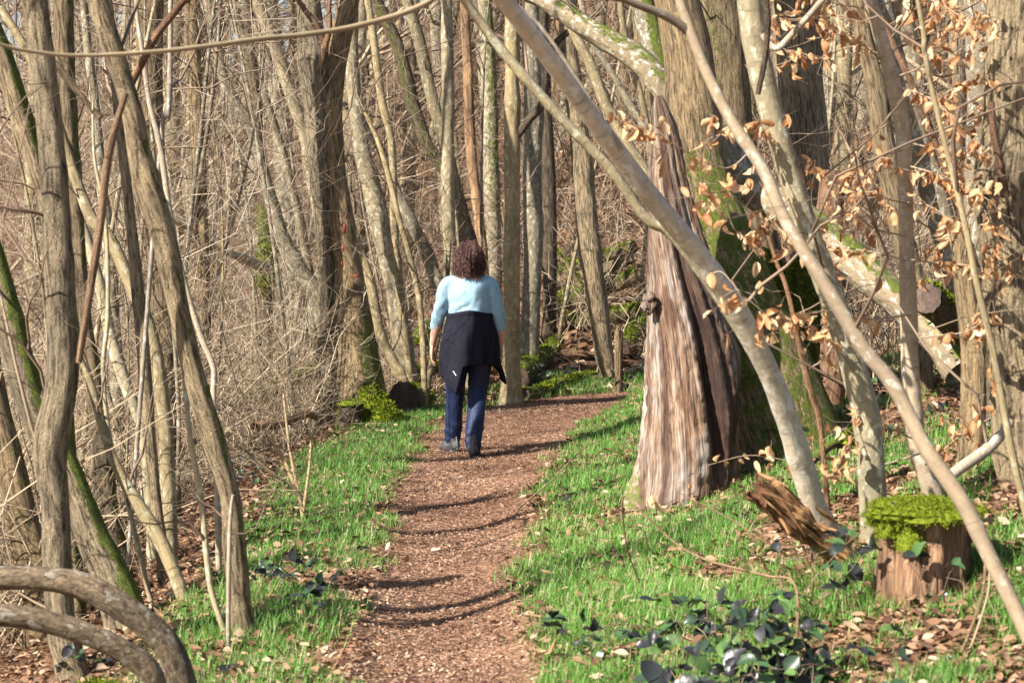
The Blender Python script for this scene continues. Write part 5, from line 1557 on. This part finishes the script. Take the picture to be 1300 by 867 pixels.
        ox = np.cos(zq) * .050 * (1 + .1 * np.sin(zq)); oy = .065 + np.sin(zq) * .155
        m = MB()
        rings = []
        for (zl, sc) in ((0.0, .93), (.004, 1.0), (.024, 1.02), (.032, .95)):
            rings.append(tr(np.column_stack([ox * sc, .065 + (oy - .065) * sc, 0 * ox + zl])))
        Vs = np.vstack(rings); k4 = 40
        ii = np.arange(4 * k4).reshape(4, k4)
        m.add(Vs, np.stack([ii[:-1], np.roll(ii[:-1], -1, 1), np.roll(ii[1:], -1, 1), ii[1:]], -1).reshape(-1, 4), [[0, i + 1, i] for i in range(1, k4 - 1)])
        h = m.build('sole', dk, None, smooth=False); h.parent = sh
        m = MB()
        for (z0, z1, w_) in ((.05, .085, .004), (.075, .05, .0035)):
            g_ = tube_geo(tr([(-.046, .02, z0), (-.040, -.05, (z0 + z1) / 2), (0, -.098, z1), (.040, -.05, (z0 + z1) / 2), (.046, .02, z0)])[None, :, :3], np.full((1, 5), w_), 6); m.add(g_[0], g_[1])
        g_ = tube_geo(tr([(0, -.088, .03), (0, -.092, .07), (0, -.072, .125)])[None, :, :3], np.full((1, 3), .007), 6); m.add(g_[0], g_[1])
        h = m.build('trim', lt, None); h.parent = sh
    # --- hair: cap plus curls
    m = MB()
    V, Q, d = blob_geo((.025, .005, 1.495), .098, .112, .122, 40, 24, .12, 4, 3); m.add(V, Q, tint=.1)
    ell_loft(m, [(1.38, .025, -.03, .088, .068), (1.42, .025, -.03, .108, .085), (1.50, .025, -.015, .108, .10), (1.55, .025, 0, .10, .10)])
    nc = 2200
    uu = rng.uniform(0, 6.28, nc); vv = rng.uniform(-.15, 1.5, nc)
    front = (np.sin(uu) > .45) & (vv < .9)
    uu[front] = -uu[front]
    d = np.stack([np.cos(vv) * np.cos(uu), np.cos(vv) * np.sin(uu), np.sin(vv)], -1)
    rootp = np.array([.025, .005, 1.495]) + d * np.array([.104, .112, .122])
    npt = 26
    t = np.linspace(0, 1, npt)[None, :, None]
    out = d * np.array([1, 1, .15]); out = norm(out + rng.normal(size=(nc, 3)) * .15)
    Ls = rng.uniform(.08, .20, nc)
    Ls = np.minimum(Ls, np.maximum(rootp[:, 2] - 1.352, .05) + .03 * rng.random(nc))[:, None, None]
    Pt = rootp[:, None] + out[:, None] * (rng.uniform(.0, .055, nc)[:, None, None] * np.sin(t * 2.2)) + np.array([0, -.01, -1.0]) * Ls * (t ** 1.3)
    ph = rng.uniform(0, 6.28, (nc, 1)); fq = rng.uniform(1.8, 3.6, (nc, 1)) * 6.28; rr = rng.uniform(.005, .015, (nc, 1))
    tt = t[..., 0]
    Pt = Pt + np.stack([rr * np.cos(ph + fq * tt), rr * np.sin(ph + fq * tt), 0 * tt * ph], -1) * t ** .5
    add_twigs(m, Pt, np.full((nc, npt), .0021) * (1 - .4 * tt), 4, rng.random(nc))
    hairm = leafy('dark_brown_hair', [(0, (.022, .009, .008)), (.6, (.065, .025, .020)), (1, (.16, .062, .045))], .0, .42, .45)
    h = m.build('hair', hairm, None); h.parent = rt; h.scale = (.96, .96, .98); h.location = (.001, 0, .03)
walker()
find('person walking').scale = (.90, .90, 1.03)
